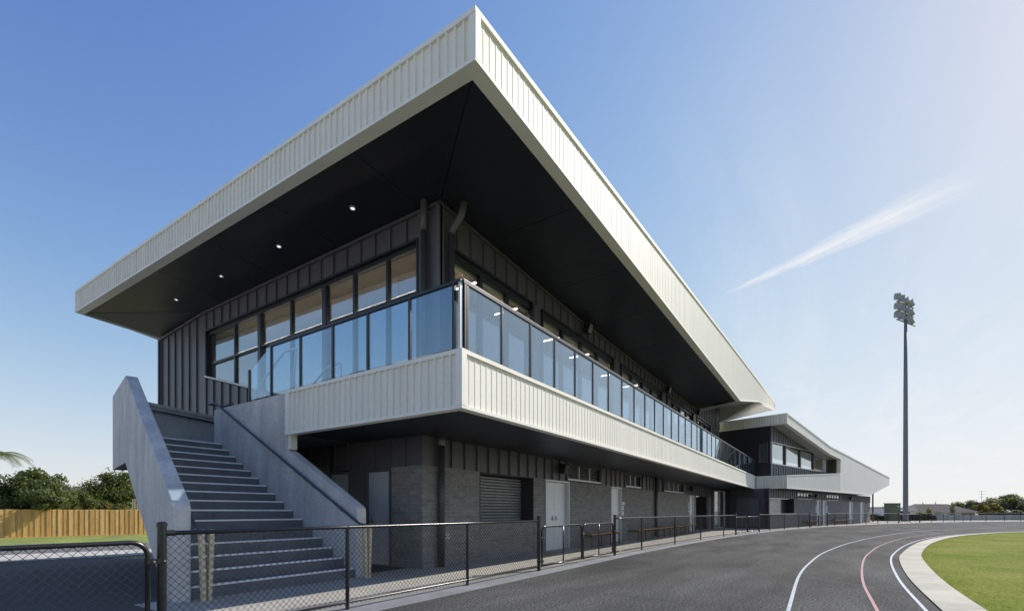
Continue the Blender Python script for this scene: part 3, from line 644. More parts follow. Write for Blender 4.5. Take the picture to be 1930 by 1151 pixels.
# roller shutter in its recess
mb = MB(); mb.box(9.64, 9.66, 7.425, 7.93, .94, 2.25); mb.box(12.215, 12.235, 7.425, 7.93, .94, 2.26); mb.box(9.66, 12.215, 7.44, 7.93, 2.22, 2.25); mb.box(9.66, 12.215, 7.95, 8.0, 0.9, 2.25)
SH = mb.build('roller_shutter', 'seam', PAV)
for k in range(15):
    z = .99 + k * .082
    pts = [(9.665, 7.90 - .05 * math.sin(math.pi * t / 6), z + .066 * t / 6) for t in range(7)]
    MB().prism(pts + [(9.665, 7.93, z + .066), (9.665, 7.93, z)], (2.545, 0, 0)).build('slat', 'shutter', SH)
MB().box(9.62, 12.26, 7.34, 7.93, .945, .985).build('counter', 'frame_lite', SH)
# doors
def door(F, a, b, z1, name, m, parent, leaves=1, rec=0.14, handle=True, frame='frame_lite'):
    mb = MB(); w = .05
    F.box(mb, a, a + w, -.25, .012, 0, z1); F.box(mb, b - w, b, -.25, .012, 0, z1); F.box(mb, a, b, -.25, .0121, z1, z1 + w)
    D = mb.build(name, frame, parent); p = (b - a - 2 * w) / leaves
    for k in range(leaves):
        m2 = MB(); F.box(m2, a + w + p * k + .006, a + w + p * (k + 1) - .006, -rec - .045, -rec, .015, z1 - .008); l = m2.build('door_leaf', m, D)
        if handle:
            hu = a + w + p * (k + 1) - .12 if k == 0 else a + w + p * k + .12; m3 = MB(); F.box(m3, hu - .018, hu + .018, -rec, -rec + .010, .95, 1.10); F.box(m3, hu - .10, hu + .02, -rec + .03, -rec + .05, 1.0, 1.025); F.box(m3, hu - .012, hu + .012, -rec + .011, -rec + .04, 1.0, 1.02); m3.build('handle', 'steel', l)
    return D
door(F_gl, 12.94, 14.54, 2.19, 'double_door', 'white_door', PAV, 2)
door(F_gl, 18.17, 19.26, 2.19, 'door', 'white_door', PAV, 1, rec=.10)
door(F_gl, 30.56, 31.65, 2.19, 'door', 'white_door', PAV, 1, rec=.10)
door(F_us, 8.42, 9.28, 2.18, 'door', 'grey_door', PAV, 1, rec=.05, frame='charcoal')
door(F_us, 9.86, 10.70, 2.18, 'door', 'grey_door', PAV, 1, rec=.05, frame='charcoal')
mb = MB(); F_us.box(mb, 9.285, 9.855, -.2, .02, 0, 2.25); F_us.box(mb, 8.42, 9.284, -.2, -.02, 2.232, 2.26); mb.build('wall_pier', 'charcoal', PAV)
mb = MB(); mb.box(32.2, 36.1, 9.0, 9.1, 0, 2.3); mb.box(32.2, 32.25, 7.6, 9.0, 0, 2.3); mb.box(36.05, 36.1, 7.6, 9, 0, 2.3); mb.build('entry_recess', 'seam', PAV)
mb = MB(); F_gl.box(mb, 12.93, 12.939, -.3, 0, 0, 2.2); F_gl.box(mb, 7.7, 36, -3.5, -3.4, 0, 2.8); mb.build('inner_wall', 'seam', PAV)

# ------------------------------------------------------------------ second wing
E1 = Vector((math.cos(R(14.4)), -math.sin(R(14.4)))); E2 = Vector((math.sin(R(14.4)), math.cos(R(14.4)))); W0 = Vector((39.1, 2.9))
def WF(t): o = W0 + E2 * t; return Fr(o, E1, -E2)            # long faces, u = s
def WS(s): o = W0 + E1 * s; return Fr(o, E2, -E1)            # short faces, u = t
F0 = WF(0.0); F1 = WF(1.05); S0 = WS(0.0)
WNG = thing('pavilion_wing', (W0.x, W0.y, 0), 'far pavilion wing with pointed cream fascia, four upper windows and grey brick base', 'building')
mb = MB()     # C-shaped fascia, 0.25 m thick
poly_lo = [(0, 2.88), (23.5, 2.91), (31.95, 4.23), (31.95, 5.11), (13.0, 5.82), (12.92, 4.60), (0, 3.80)]
def fpoly(F, pts, d): return [F.P(s, d, z) for s, z in pts]
off = (E2 * 0.25).to_3d()
mb.prism(fpoly(F0, [(0, 2.88), (23.5, 2.91), (12.92, 4.60), (0, 3.80)], 0), off)
mb.prism(fpoly(F0, [(23.5, 2.91), (31.95, 4.23), (31.95, 5.11), (13.0, 5.82), (12.92, 4.60)], 0), off)
mb.prism(fpoly(F0, [(13.0, 5.82), (31.95, 5.11), (9.87, 6.72), (9.87, 6.04)], 0), off)
mb.prism(fpoly(F0, [(9.87, 6.04), (9.87, 6.72), (0, 8.16), (0, 7.43)], 0), off)
WROOF = mb.build('fascia', 'cream', WNG)
S1 = WS(0.0)
ribbed(Fr(W0 - E1 * .01, E2, -E1), .08, 5.6, const(7.52), const(8.08), 0.19, WROOF, 'cladding_sheet', 'cream', lambda u: True, rib=.036)
ribbed(Fr(W0 - E1 * .01, E2, -E1), .08, 2.05, const(2.96), const(3.72), 0.19, WROOF, 'cladding_sheet', 'cream', lambda u: True, rib=.036)
ribbed(Fr(W0 - E2 * .006, E1, -E2), .1, 12.8, const(2.98), lin([(0, 3.70), (12.92, 4.5)]), .19, WROOF, 'cladding_sheet', 'cream', lambda u: False, rib=.008)
mb = MB(); S0.box(mb, -.04, 5.7, 0, .05, 8.08, 8.17); S0.box(mb, -.04, 5.7, -.2, .05, 7.42, 7.53); S0.box(mb, -.045, .05, 0, .051, 7.53, 8.08); mb.build('fascia_trim', 'cream_trim', WROOF); mb = MB(); S0.box(mb, -.04, 2.1, -.1, .05, 3.72, 3.81); S0.box(mb, -.04, 2.1, -.1, .05, 2.875, 2.97); S0.box(mb, -.045, .05, 0, .051, 2.97, 3.72); mb.build('fascia_trim', 'cream_trim', WROOF)
def edge_trim(pts, w=.09, d=.035):
    mb = MB()
    for (a, za), (b, zb) in zip(pts, pts[1:]): F0.box(mb, a, b, -.255, d, za, za + w, zb, zb + w)
    mb.build('edge_trim', 'cream_trim', WROOF)
edge_trim([(0, 2.872), (23.5, 2.902)]); edge_trim([(0, 8.09), (9.87, 6.65), (31.95, 5.04)], .085); edge_trim([(0, 7.42), (9.87, 6.03), (13, 5.81)], .07); edge_trim([(0.05, 3.735), (12.92, 4.535)], .07)
mb = MB(); F0.box(mb, 31.955, 32.0, -2.5, 0.0, 4.23, 5.11); mb.build('end_return', 'cream', WROOF)
mb = MB()     # upper storey walls
F1.box(mb, 0.06, 16, -.3, -.035, 3.0, 4.68); F1.box(mb, .06, 16, -.3, -.035, 6.28, 7.35, 6.28, 5.95); F1.box(mb, 12.5, 16, -.3, -.035, 4.68, 6.28)
S0b = WS(0.03)
S0b.box(mb, 1.1, 12, -.3, -.0, 3.0, 4.75); S0b.box(mb, 1.1, 12, -.3, -.0, 6.25, 7.5); S0b.box(mb, 1.1, 1.20, -.3, 0, 4.75, 6.25); S0b.box(mb, 1.92, 12, -.3, 0, 4.75, 6.25)
WW = mb.build('upper_wall', 'seam', WNG)
topw = lin([(0, 7.40), (9.87, 6.10), (13, 5.86), (16, 5.7)])
e = [0.07 + .47 * k for k in range(28)]
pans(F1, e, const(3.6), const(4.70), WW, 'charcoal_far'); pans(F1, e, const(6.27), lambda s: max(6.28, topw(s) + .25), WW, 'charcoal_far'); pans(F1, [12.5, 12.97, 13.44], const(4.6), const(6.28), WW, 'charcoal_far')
mb = MB(); F1.box(mb, .06, 12.5, -.2, .06, 4.68, 4.76); F1.box(mb, .06, 12.5, -.2, .06, 6.22, 6.28); F1.box(mb, .06, .14, -.2, .06, 4.76, 6.22); F1.box(mb, 12.42, 12.5, -.2, .06, 4.76, 6.22)
WN = mb.build('window', 'frame_lite', WW)
ms = [.14, 2.93, 6.18, 9.42, 12.42]
for a, b in zip(ms, ms[1:]):
    m2 = MB(); F1.box(m2, a + .10, b - .10, -.10, -.09, 4.76, 6.22); m2.build('pane', 'glass_window', WN)
    if b < 12: m2 = MB(); F1.box(m2, b - .10, b + .10, -.15, .01, 4.76, 6.22); m2.build('mullion', 'frame', WN)
mb = MB(); S0b.box(mb, 1.2, 1.92, -.1, .02, 4.75, 4.79); S0b.box(mb, 1.2, 1.92, -.1, .02, 6.21, 6.25); S0b.box(mb, 1.2, 1.24, -.1, .02, 4.79, 6.21); S0b.box(mb, 1.88, 1.92, -.1, .02, 4.79, 6.21)
m2 = MB(); S0b.box(m2, 1.1, 2.0, -.34, -.31, 4.7, 6.3); m2.build('blind_or_backing', 'frame', WW); WN2 = mb.build('window', 'frame', WW); m2 = MB(); S0b.box(m2, 1.24, 1.88, -.05, -.04, 4.79, 6.21); m2.build('pane', 'glass_window', WN2)  # dark backing sheet added behind the side pane so it looks dark
mb = MB(); F1.box(mb, .3, 16, -6, -5.9, 3, 4.6); F1.box(mb, .3, 16, -6, -5.9, 7.3, 7.4)
for q_ in (.3, 3.3, 6.6, 9.8, 13.0, 15.7): F1.box(mb, q_, q_ + .2, -6, -5.9, 4.6, 7.3)
mb.build('rear_window_wall', 'charcoal', WNG)
mb = MB()     # soffits, deck
mb.poly([F0.P(.05, -.05, 7.46), F0.P(9.87, -.05, 6.06), F0.P(9.87, -1.3, 6.06), F0.P(.05, -1.3, 7.46)]); mb.poly([F0.P(9.87, -.05, 6.06), F0.P(13, -.05, 5.84), F0.P(13, -1.3, 5.84), F0.P(9.87, -1.3, 6.06)])
mb.poly([F0.P(.02, -.2, 7.46), F0.P(.02, -6, 7.46), F0.P(.4, -6, 7.46), F0.P(.4, -.2, 7.46)])
mb.build('upper_soffit', 'soffit_far', WNG)
mb = MB(); mb.poly([F0.P(.02, -.05, 2.90), F0.P(23.5, -.05, 2.93), F0.P(23.5, -1.4, 2.93), F0.P(.02, -1.4, 2.90)]); mb.poly([S0.P(.05, -.02, 2.905), S0.P(2.2, -.02, 2.905), S0.P(3.2, -1.4, 2.905), S0.P(.05, -1.4, 2.905)]); mb.poly([F0.P(23.5, -.05, 2.93), F0.P(31.9, -.05, 4.25), F0.P(31.9, -3, 4.25), F0.P(23.5, -3, 2.93)]); mb.build('lower_soffit', 'soffit', WNG)
mb = MB(); mb.poly([F0.P(0, 0, 8.14), F0.P(9.87, 0, 6.71), F0.P(9.87, -9, 7.6), F0.P(0, -9, 8.14)]); mb.poly([F0.P(9.87, 0, 6.71), F0.P(31.95, 0, 5.10), F0.P(31.95, -3, 5.10), F0.P(9.87, -9, 7.6)]); mb.box(39.2, 42, 5.2, 5.3, 2.9, 2.91); mb.build('roof_deck', 'cream', WNG)
mb = MB(); F0.box(mb, .02, 12.9, -1.0, -.26, 3.55, 3.6); mb.build('ledge', 'soffit', WNG)
# ground floor
mb = MB()
for (a, b, z0, z1) in [(-.4, 2.6 - 2.9, 0, 2.22), (-.30, 4.74, 0, 1.05), (4.74, 10.2, 0, 2.22), (11.12, 11.80, 0, 2.22), (12.75, 20.1, 0, 2.22), (21.35, 24.3, 0, 2.22), (25.45, 28.3, 0, 2.22)]: F1.box(mb, a, b, -.3, -.009, z0, z1)
WB = mb.build('brick_wall', 'mortar', WNG)
st = {m: MB() for m in ('brick', 'brick_b', 'brick_c')}
def wcourses(F, a0, a1, z0, z1):
    for c in range(int(round((z1 - z0) / CRS))):
        z = z0 + c * CRS; a = a0 - (BL / 2 if c % 2 else 0)
        while a < a1 - .02:
            s = max(a, a0); e_ = min(a + BL, a1) - .008; a += BL
            if e_ - s > .03: F.box(st[random.choice(('brick', 'brick', 'brick_b', 'brick_c'))], s, e_, -.09, -random.uniform(0, .003), z, z + CRS - .011)
for a, b, z1 in [(-.4, -.3, 2.22), (-.3, 4.74, 1.05), (4.74, 10.2, 2.22), (11.12, 11.8, 2.22), (12.75, 20.1, 2.22), (21.35, 24.3, 2.22), (25.45, 28.3, 2.22)]: wcourses(F1, a, b, 0, z1)
for m, q in st.items(): q.build('brick_courses', m, WB, kind='stuff')
mb = MB(); F1.box(mb, -.4, 28.2, -.3, -.035, 2.22, 2.9); WBAND = mb.build('clad_band', 'seam', WNG)
lv = [(5.45, 9.01), (12.88, 16.59)]
for k in range(61):
    a = -.4 + .47 * k; b = a + .47
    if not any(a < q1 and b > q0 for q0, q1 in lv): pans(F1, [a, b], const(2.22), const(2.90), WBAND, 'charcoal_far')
for a, b in lv:
    mb = MB(); F1.box(mb, a, b, -.1, .02, 2.24, 2.28); F1.box(mb, a, b, -.1, .02, 2.70, 2.74); W = mb.build('louvre_window', 'frame_lite', WNG); n = 5; p = (b - a) / n
    for k in range(n):
        m2 = MB(); F1.box(m2, a + p * k, a + p * k + .05, -.1, .01, 2.28, 2.70); m2.build('mullion', 'frame', W)
        for j in range(2): m2 = MB(); F1.box(m2, a + p * k + .05, a + p * (k + 1), -.06 + .02 * j, -.05 + .02 * j, 2.28 + .21 * j, 2.47 + .21 * j); m2.build('louvre_blade', 'glass_window', W)
mb = MB(); F1.box(mb, -.3, 4.74, -.6, -.55, 1.0, 2.22); F1.box(mb, 4.70, 4.74, -.55, 0, 1.05, 2.22); F1.box(mb, -.3, -.26, -.55, 0, 1.05, 2.22); SH2 = mb.build('roller_shutter', 'seam', WNG)
for k in range(12):
    m2 = MB(); F1.box(m2, -.25, 3.4, -.54, -.50 + .012 * (k % 2), 1.08 + .095 * k, 1.16 + .095 * k); m2.build('slat', 'shutter', SH2)
m2 = MB(); F1.box(m2, -.3, 4.75, -.5, .08, 1.05, 1.09); m2.build('counter', 'frame_lite', SH2)
for a, b in [(10.2, 11.12), (11.8, 12.75), (20.1, 21.35), (24.3, 25.45)]: door(F1, a, b, 2.17, 'door', 'white_door', WNG, 1, rec=.10, handle=False)
# link between the wings: glazed door, dark wall and grey screen
SG = WS(-.4)
mb = MB(); SG.box(mb, 1.06, 4.6, -.2, 0.0, 0, 2.9); mb.build('side_wall', 'charcoal', WNG)
mb = MB(); SG.box(mb, 1.69, 3.28, .08, .13, .1, 2.22); mb.build('screen_panel', 'charcoal_far', WNG)
FD = Fr((36.6, 7.43), tuple(E1), tuple(-E2))
mb = MB(); FD.box(mb, 0, .45, -.1, -.02, 0, 2.9); FD.box(mb, 2.2, 3.4, -.1, -.02, 0, 2.9); FD.box(mb, .45, 2.2, -.1, -.02, 2.75, 2.9); mb.build('link_wall', 'seam', WNG)
mb = MB(); FD.box(mb, .45, .53, -.1, .02, 0, 2.75); FD.box(mb, 2.12, 2.2, -.1, .02, 0, 2.75); FD.box(mb, 1.25, 1.40, -.1, .02, 0, 2.68); FD.box(mb, .53, 2.12, -.1, .02, 2.68, 2.75); FD.box(mb, .53, 2.12, -.1, .02, 0.02, .12)
GD = mb.build('glazed_door', 'frame_lite', WNG)
for a, b in ((.53, 1.25), (1.40, 2.12)):
    m2 = MB(); FD.box(m2, a, b, -.05, -.04, .12, 2.68); m2.build('pane', 'glass_window', GD)
    m2 = MB(); FD.box(m2, (1.2 if a < 1 else 1.43), (1.24 if a < 1 else 1.47), .02, .06, .9, 1.2); m2.build('handle', 'steel', GD)
pipe([F1.P(-.55, .05, 0), F1.P(-.55, .05, 2.9)], .06, WNG)

# ------------------------------------------------------------------ concrete staircase
STR = thing('staircase', (4.4, 7.45, 0), 'grey concrete staircase with solid balustrade walls beside the balcony', 'staircase')
TA = math.tan(R(12)); DL = Vector((math.sin(R(12)), math.cos(R(12)))); PL = Vector((2.88, 7.45))
xl = lambda y: 3.09 + TA * (y - 7.5)
def lw(s, z): p = PL + DL * s; return (p.x, p.y, z)
nrm = Vector((math.cos(R(12)), -math.sin(R(12)))).to_3d() * 0.21
mb = MB(); mb.prism([lw(0, 0), lw(.5, 0), lw(5.2, 2.28), lw(7.72, 2.28), lw(7.72, 4.12), lw(5.15, 4.12), lw(.06, 1.38), lw(0, 1.30)], nrm)
mb.build('balustrade_wall', 'concrete', STR, bevel=.012)
mb = MB(); xr = 5.93
mb.prism([(xr, 7.47, 0), (xr, 9.0, 0), (xr, 13.0, 2.1), (xr, 12.98, 3.79), (xr, 9.79, 3.79), (xr, 9.79, 2.585), (xr, 7.53, 1.35), (xr, 7.47, 1.29)], (.21, 0, 0)); mb.build('balustrade_wall', 'concrete', STR, bevel=.012)
MB().box(5.96, 6.12, 9.70, 9.785, 2.58, 2.90).build('support_post', 'cream_trim', STR)
yk = [7.52 + .336 * k for k in range(17)]; zk = [.19 + .1813 * k for k in range(17)]
for k in range(16):
    y0, y1 = yk[k], yk[k + 1] + .03; zt = zk[k]; zb = zt - .195 if k else 0
    mb = MB(); mb.hexa([(xl(y0), y0 + .012, zb), (xr - .002, y0 + .012, zb), (xr - .002, y1, zb), (xl(y1), y1, zb)], [(xl(y0), y0 + .012, zt - .03), (xr - .002, y0 + .012, zt - .03), (xr - .002, y1, zt - .03), (xl(y1), y1, zt - .03)])
    js = [xl(y0)] + sorted(random.uniform(xl(y0) + .5, xr - .5) for _ in range(2)) + [xr - .004]
    sp = mb.build('step', 'step', STR)
    for a, b in zip(js, js[1:]):
        if b - a > .1: MB().hexa([(a + .002, y0, zt - .03), (b - .002, y0, zt - .03), (b - .002, y1, zt - .03), (a + .002 + (TA * .36 if a == js[0] else 0), y1, zt - .03)], [(a + .002, y0, zt), (b - .002, y0, zt), (b - .002, y1, zt), (a + .002 + (TA * .36 if a == js[0] else 0), y1, zt)]).build('tread_slab', 'step', sp)
    for a, b in zip(js, js[1:]):
        if b - a > .1: MB().box(a + .002, b - .002, y0 + .002, y0 + .0115, zb + .002 if k else .01, zt - .032).build('riser_slab', 'step', sp)
    MB().box(xl(y0) + .03, xr - .02, y0 - .008, y0 + .05, zt - .022, zt + .006).build('nosing', 'nosing', sp)
mb = MB(); mb.prism([(xl(12.9), 12.9, 2.28), (7.58, 12.9, 2.28), (7.58, 15.35, 2.28), (4.6, 14.7, 2.28)], (0, 0, .62)); mb.prism([(xl(8.7), 8.7, .0), (5.9, 8.7, 0), (5.9, 12.95, 2.3), (xl(12.95), 12.95, 2.3)], (0, 0, .25)); mb.build('landing', 'concrete_b', STR)
BKA = Vector((4.55, 14.55)); BKB = Vector((7.60, 15.52)); bd = (BKB - BKA).normalized(); bn = Vector((bd.y, -bd.x)); FB = Fr(BKA, bd, bn)
mb = MB(); FB.box(mb, 0, 3.19, -.2, 0, 2.28, 3.98); mb.build('landing_wall', 'concrete_b', STR)
mb = MB(); FB.box(mb, 0, 3.19, -.23, .04, 3.98, 4.06); mb.build('coping', 'concrete_b', STR)
for k in range(5):
    y1 = 12.75 - .34 * k; z = 2.90 + .18 * (k + 1); MB().box(6.15, 7.58, 9.8, y1, z - .18, z - .002).build('step', 'step', STR)
def handrail(path, name, brk, m='steel', r=.025):
    o = MB().tube(smooth3(path), r, 10).build(name, m, STR, smooth=True)
    for (p, q) in brk:
        MB().tube([p, (Vector(p) + Vector(q)) / 2 + Vector((0, 0, -.03)), q], .008, 6).build('bracket', m, o, smooth=True)
    return o
def smooth3(pts, k=1):
    P = [Vector(p) for p in pts]; out = [P[0]]
    for a, b, c in zip(P, P[1:], P[2:]):
        ra = min(.09, (b - a).length / 2.2); rc = min(.09, (c - b).length / 2.2); s = b + (a - b).normalized() * ra; e = b + (c - b).normalized() * rc
        for i in range(5): t = i / 4; out.append(s * (1 - t) ** 2 + b * 2 * t * (1 - t) + e * t * t)
    out.append(P[-1]); return out
hr = lambda y: 1.06 + (y - 7.4) * .5396
br = [((5.86, y, hr(y) - .02), (5.932, y, hr(y) - .07)) for y in (7.9, 8.8, 9.8, 10.8, 11.8, 12.6)]
handrail([(5.86, 7.12, 1.00), (5.86, 7.30, 1.01), (5.86, 12.78, 3.93), (5.86, 13.16, 3.95), (6.24, 13.18, 3.95), (6.24, 12.7, 3.97)], 'handrail', br)
def lin_in(y, d): return xl(y) + d
br = [((lin_in(y, .06), y, hr(y) - .02), (lin_in(y, -.012), y, hr(y) - .07)) for y in (8.0, 9.4, 10.8, 12.2)]
handrail([(lin_in(7.1, .06), 7.1, .99), (lin_in(7.3, .06), 7.30, 1.0), (lin_in(12.7, .06), 12.7, 3.90), (lin_in(14.2, .08), 14.2, 3.90)], 'handrail', br)
pB = lambda u: FB.P(u, .07, 3.86)
handrail([pB(.2), pB(3.0)], 'handrail', [(FB.P(u, .07, 3.84), FB.P(u, -.002, 3.76)) for u in (.75, 1.75, 2.6)])
handrail([(6.45, 12.3, 4.05), (6.45, 10.75, 4.98), (6.45, 10.25, 4.98), (6.45, 10.45, 3.85)], 'handrail', [], 'galv', .024)
handrail([(7.35, 11.6, 4.10), (7.35, 10.35, 4.80), (7.35, 9.85, 4.80), (7.35, 9.85, 3.82)], 'handrail', [], 'galv', .024)
# V-shaped timber props at the foot of the two handrails
def prop(x, y, lab):
    t = thing('timber_prop', (x, y, 0), lab, 'timber prop', 'timber props')
    for s in (-1, 1):
        MB().hexa([(x + s * .012, y - .035, 0.0), (x + s * .012 + s * .045, y - .035, 0), (x + s * .012 + s * .045, y + .035, 0), (x + s * .012, y + .035, 0)],
                  [(x + s * .035, y - .035, 1.0), (x + s * .035 + s * .062, y - .035, 1.0), (x + s * .035 + s * .062, y + .035, 1.0), (x + s * .035, y + .035, 1.0)]).build('slat', 'stake', t)
prop(3.22, 7.27, 'pale V-shaped timber prop at the foot of the sloping outer balustrade wall')
prop(6.02, 7.30, 'pale V-shaped timber prop before the end of the wall below the balcony')

# ------------------------------------------------------------------ small things on the pavilion
for k, y in enumerate((8.72, 11.56, 14.45, 17.32)):
    z = 0.5 * (ZS_lo(y) + WT(y)) + .02; x = 6.80
    t = thing('downlight', (x, y, z), ('round soffit downlight next to the corner downpipes', 'round soffit downlight second from the corner downpipes', 'round soffit downlight third from the corner downpipes', 'round soffit downlight furthest from the corner downpipes')[k], 'light', 'soffit downlights')
    ring = [(x + .062 * math.cos(a), y + .062 * math.sin(a)) for a in span(0, 2 * math.pi, 16)]
    mb = MB()
    for p, q in zip(ring, ring[1:]):
        pi, qi = [(x + (c[0] - x) * .7, y + (c[1] - y) * .7) for c in (p, q)]
        mb.hexa([(*p, z - .03), (*q, z - .03), (*qi, z - .03), (*pi, z - .03)], [(*p, z + .02), (*q, z + .02), (*qi, z + .02), (*pi, z + .02)])
    mb.build('trim_ring', 'white_paint', t)
    mb = MB(); i = len(mb.v); mb.poly([(x + .044 * math.cos(a), y + .044 * math.sin(a), z - .012) for a in span(0, 2 * math.pi, 12)[:-1]]); mb.build('lens', 'lamp_white', t)
def speaker(F, u, z, lab, group):
    p = F.P(u, .0, z); t = thing('loudspeaker', p, lab, 'loudspeaker', group)
    mb = MB(); a = [(-.11, .10, .16), (.11, .10, .16), (.11, .10, -.16), (-.11, .10, -.16)]; b = [(-.13, .34, .12), (.13, .34, .12), (.13, .26, -.19), (-.13, .26, -.19)]
    mb.hexa([F.P(u + x, d, z + h) for x, d, h in a], [F.P(u + x, d, z + h) for x, d, h in b]); mb.build('cabinet', 'rubber', t, bevel=.015)
    mb = MB(); F.box(mb, u - .02, u + .02, -.005, .12, z - .03, z + .03); F.box(mb, u - .05, u + .05, -.005, .015, z - .1, z + .1); mb.build('bracket', 'pipe_dark', t)
    mb = MB(); mb.hexa([F.P(u + x * .8, d + .004, z + h * .8 - .005) for x, d, h in b], [F.P(u + x * .8, d + .010, z + h * .8 - .005) for x, d, h in b]); mb.build('grille', 'black_steel', t)
speaker(F_ul, 14.5, 7.22, 'black loudspeaker under the roof soffit over the second window group', 'loudspeakers')
speaker(F_ul, 23.6, 7.12, 'black loudspeaker under the roof soffit over a wall pier far along the balcony', 'loudspeakers')
speaker(F_ul, 29.75, 7.08, 'black loudspeaker under the roof near the kink in the eave', 'loudspeakers')
speaker(F_gl, 13.76, 2.62, 'black loudspeaker on the cladding above the white double door', 'loudspeakers')
speaker(F_gl, 30.2, 2.62, 'black loudspeaker under the balcony beside the last louvre window', 'loudspeakers')
speaker(F1, 9.3, 2.55, 'black loudspeaker on the far wing between its two louvre windows', 'loudspeakers')
speaker(F1, 19.8, 2.55, 'black loudspeaker on the far wing beyond its louvre windows', 'loudspeakers')
def pend(x0, y0, x1, y1, lab, z=6.5):
    t = thing('pendant_light', ((x0 + x1) / 2, (y0 + y1) / 2, z), lab, 'light', 'pendant strip lights')
    d = Vector((x1 - x0, y1 - y0)).normalized() * .009; n = Vector((d.y, -d.x))
    MB().prism([(x0 - n.x, y0 - n.y, z), (x0 + n.x, y0 + n.y, z), (x1 + n.x, y1 + n.y, z), (x1 - n.x, y1 - n.y, z)], (0, 0, .03)).build('tube', 'lamp_warm', t)
    mb = MB()
    for f in (.15, .85): mb.tube([(x0 + (x1 - x0) * f, y0 + (y1 - y0) * f, z + .03), (x0 + (x1 - x0) * f, y0 + (y1 - y0) * f, 7.145)], .006, 4)
    mb.build('cable', 'frame', t)
pend(8.35, 7.6, 8.35, 16.6, 'warm strip light hung behind the short glazed wall')
for k, x in enumerate((9.2, 11.0, 13.6, 15.6, 18.4, 20.6)): pend(x, 7.2, x, 7.95, ('first', 'second', 'third', 'fourth', 'fifth', 'sixth')[k] + ' warm cross-room strip light behind the long glazed wall, counted from the corner', 6.74)
def plaque(F, u, z, w, h, lab):
    mb = MB(); F.box(mb, u - w / 2, u + w / 2, -.004, .008, z, z + h); tag(mb.build('wall_sign', 'white_sign', org=Vector(F.P(u, 0, z))), lab, 'sign', 'small white wall signs')
for u, z, w, h, q in ((19.50, 1.52, .26, .13, 'wide'), (19.44, 1.30, .16, .18, 'square'), (19.44, 1.08, .16, .18, 'low square')): plaque(F_gl, u, z, w, h, q + ' white sign on brick beside the single white door')
for z, q in ((1.62, 'top'), (1.40, 'middle'), (1.18, 'bottom')): plaque(F_gl, 30.38, z, .17, .16, q + ' of three small white signs beside the furthest door under the balcony')
for z, q in ((1.58, 'top'), (1.36, 'middle'), (1.14, 'bottom')): plaque(F1, 10.0, z, .20, .17, q + ' white sign between the far wing shutter and its paired doors'); plaque(F1, 12.95, z, .20, .17, q + ' white sign between the far wing paired doors and second louvre window')
mb = MB(); mb.tube([(8.42, 7.435, .68), (8.42, 7.36, .68), (8.42, 7.34, .62)], .014, 8); mb.tube([(8.42, 7.365, .68), (8.42, 7.365, .735)], .008, 6); mb.tube([(8.37, 7.365, .74), (8.47, 7.365, .74)], .012, 6); mb.box(8.36, 8.48, 7.425, 7.435, .62, .76)
tag(mb.build('garden_tap', 'galv', org=Vector((8.42, 7.43, .62))), 'small galvanised garden tap on the brick wall beside the thick downpipe', 'tap')

# benches
def bench(F, u0, u1, lab, cat='bench'):
    c = F.P((u0 + u1) / 2, .3, 0); t = thing('bench', c, lab, cat, 'benches along the brick walls')
    for k in range(3):
        mb = MB(); F.box(mb, u0, u1, .10 + .13 * k, .215 + .13 * k, .43, .468); mb.build('seat_slat', 'bench_timber', t, bevel=.004)
    n = max(2, round((u1 - u0) / .95))
    for k in range(n + 1):
        u = u0 + .1 + (u1 - u0 - .2) * k / n
        mb = MB(); F.box(mb, u - .02, u + .02, .42, .46, 0.008, .43); F.box(mb, u - .02, u + .02, .0, .46, .39, .429); mb.build('leg', 'black_steel', t)
bench(F_gl, 15.3, 18.0, 'short timber slat bench on black legs before the first louvre windows')
bench(F_gl, 20.0, 25.8, 'long timber slat bench on black legs before the single white door and downpipe')
bench(F_gl, 26.0, 30.3, 'timber slat bench on black legs ending at the furthest door under the balcony')
bench(F1, 6.4, 10.0, 'timber bench before the far wing next to its first door')
bench(F1, 13.5, 19.6, 'timber bench before the far wing between its pair of doors and single door')

# ------------------------------------------------------------------ chain link fence and gates
FZ = 1.07
def fpt(x):
    for a, b in zip(FP, FP[1:]):
        if a.x <= x <= b.x: return a.lerp(b, (x - a.x) / (b.x - a.x))
def wires(mb, x0, x1, z0, z1, hp, r, n=3):
    """diamond mesh of zigzag wires between two points of the fence line"""
    a = fpt(x0); b = fpt(x1); L = (b - a).length; d = (b - a).normalized(); nn = Vector((d.y, -d.x)); k = 0; m = int(L / hp)
    if m < 1: return
    hp2 = L / m; rows = max(2, int(round((z1 - z0) / hp2))); dz = (z1 - z0) / rows
    for i in range(m):
        pts = []
        for j in range(rows + 1):
            u = (i + ((j + i) % 2)) * hp2; p = a + d * u + nn * (.0022 if (j + i) % 2 else -.0022); pts.append((p.x, p.y, z0 + dz * j))
        mb.tube(pts, r, n, cap=False)
def posts_between(x0, x1, sp):
    n = max(1, round((x1 - x0) / sp)); return [x0 + (x1 - x0) * i / n for i in range(n + 1)]
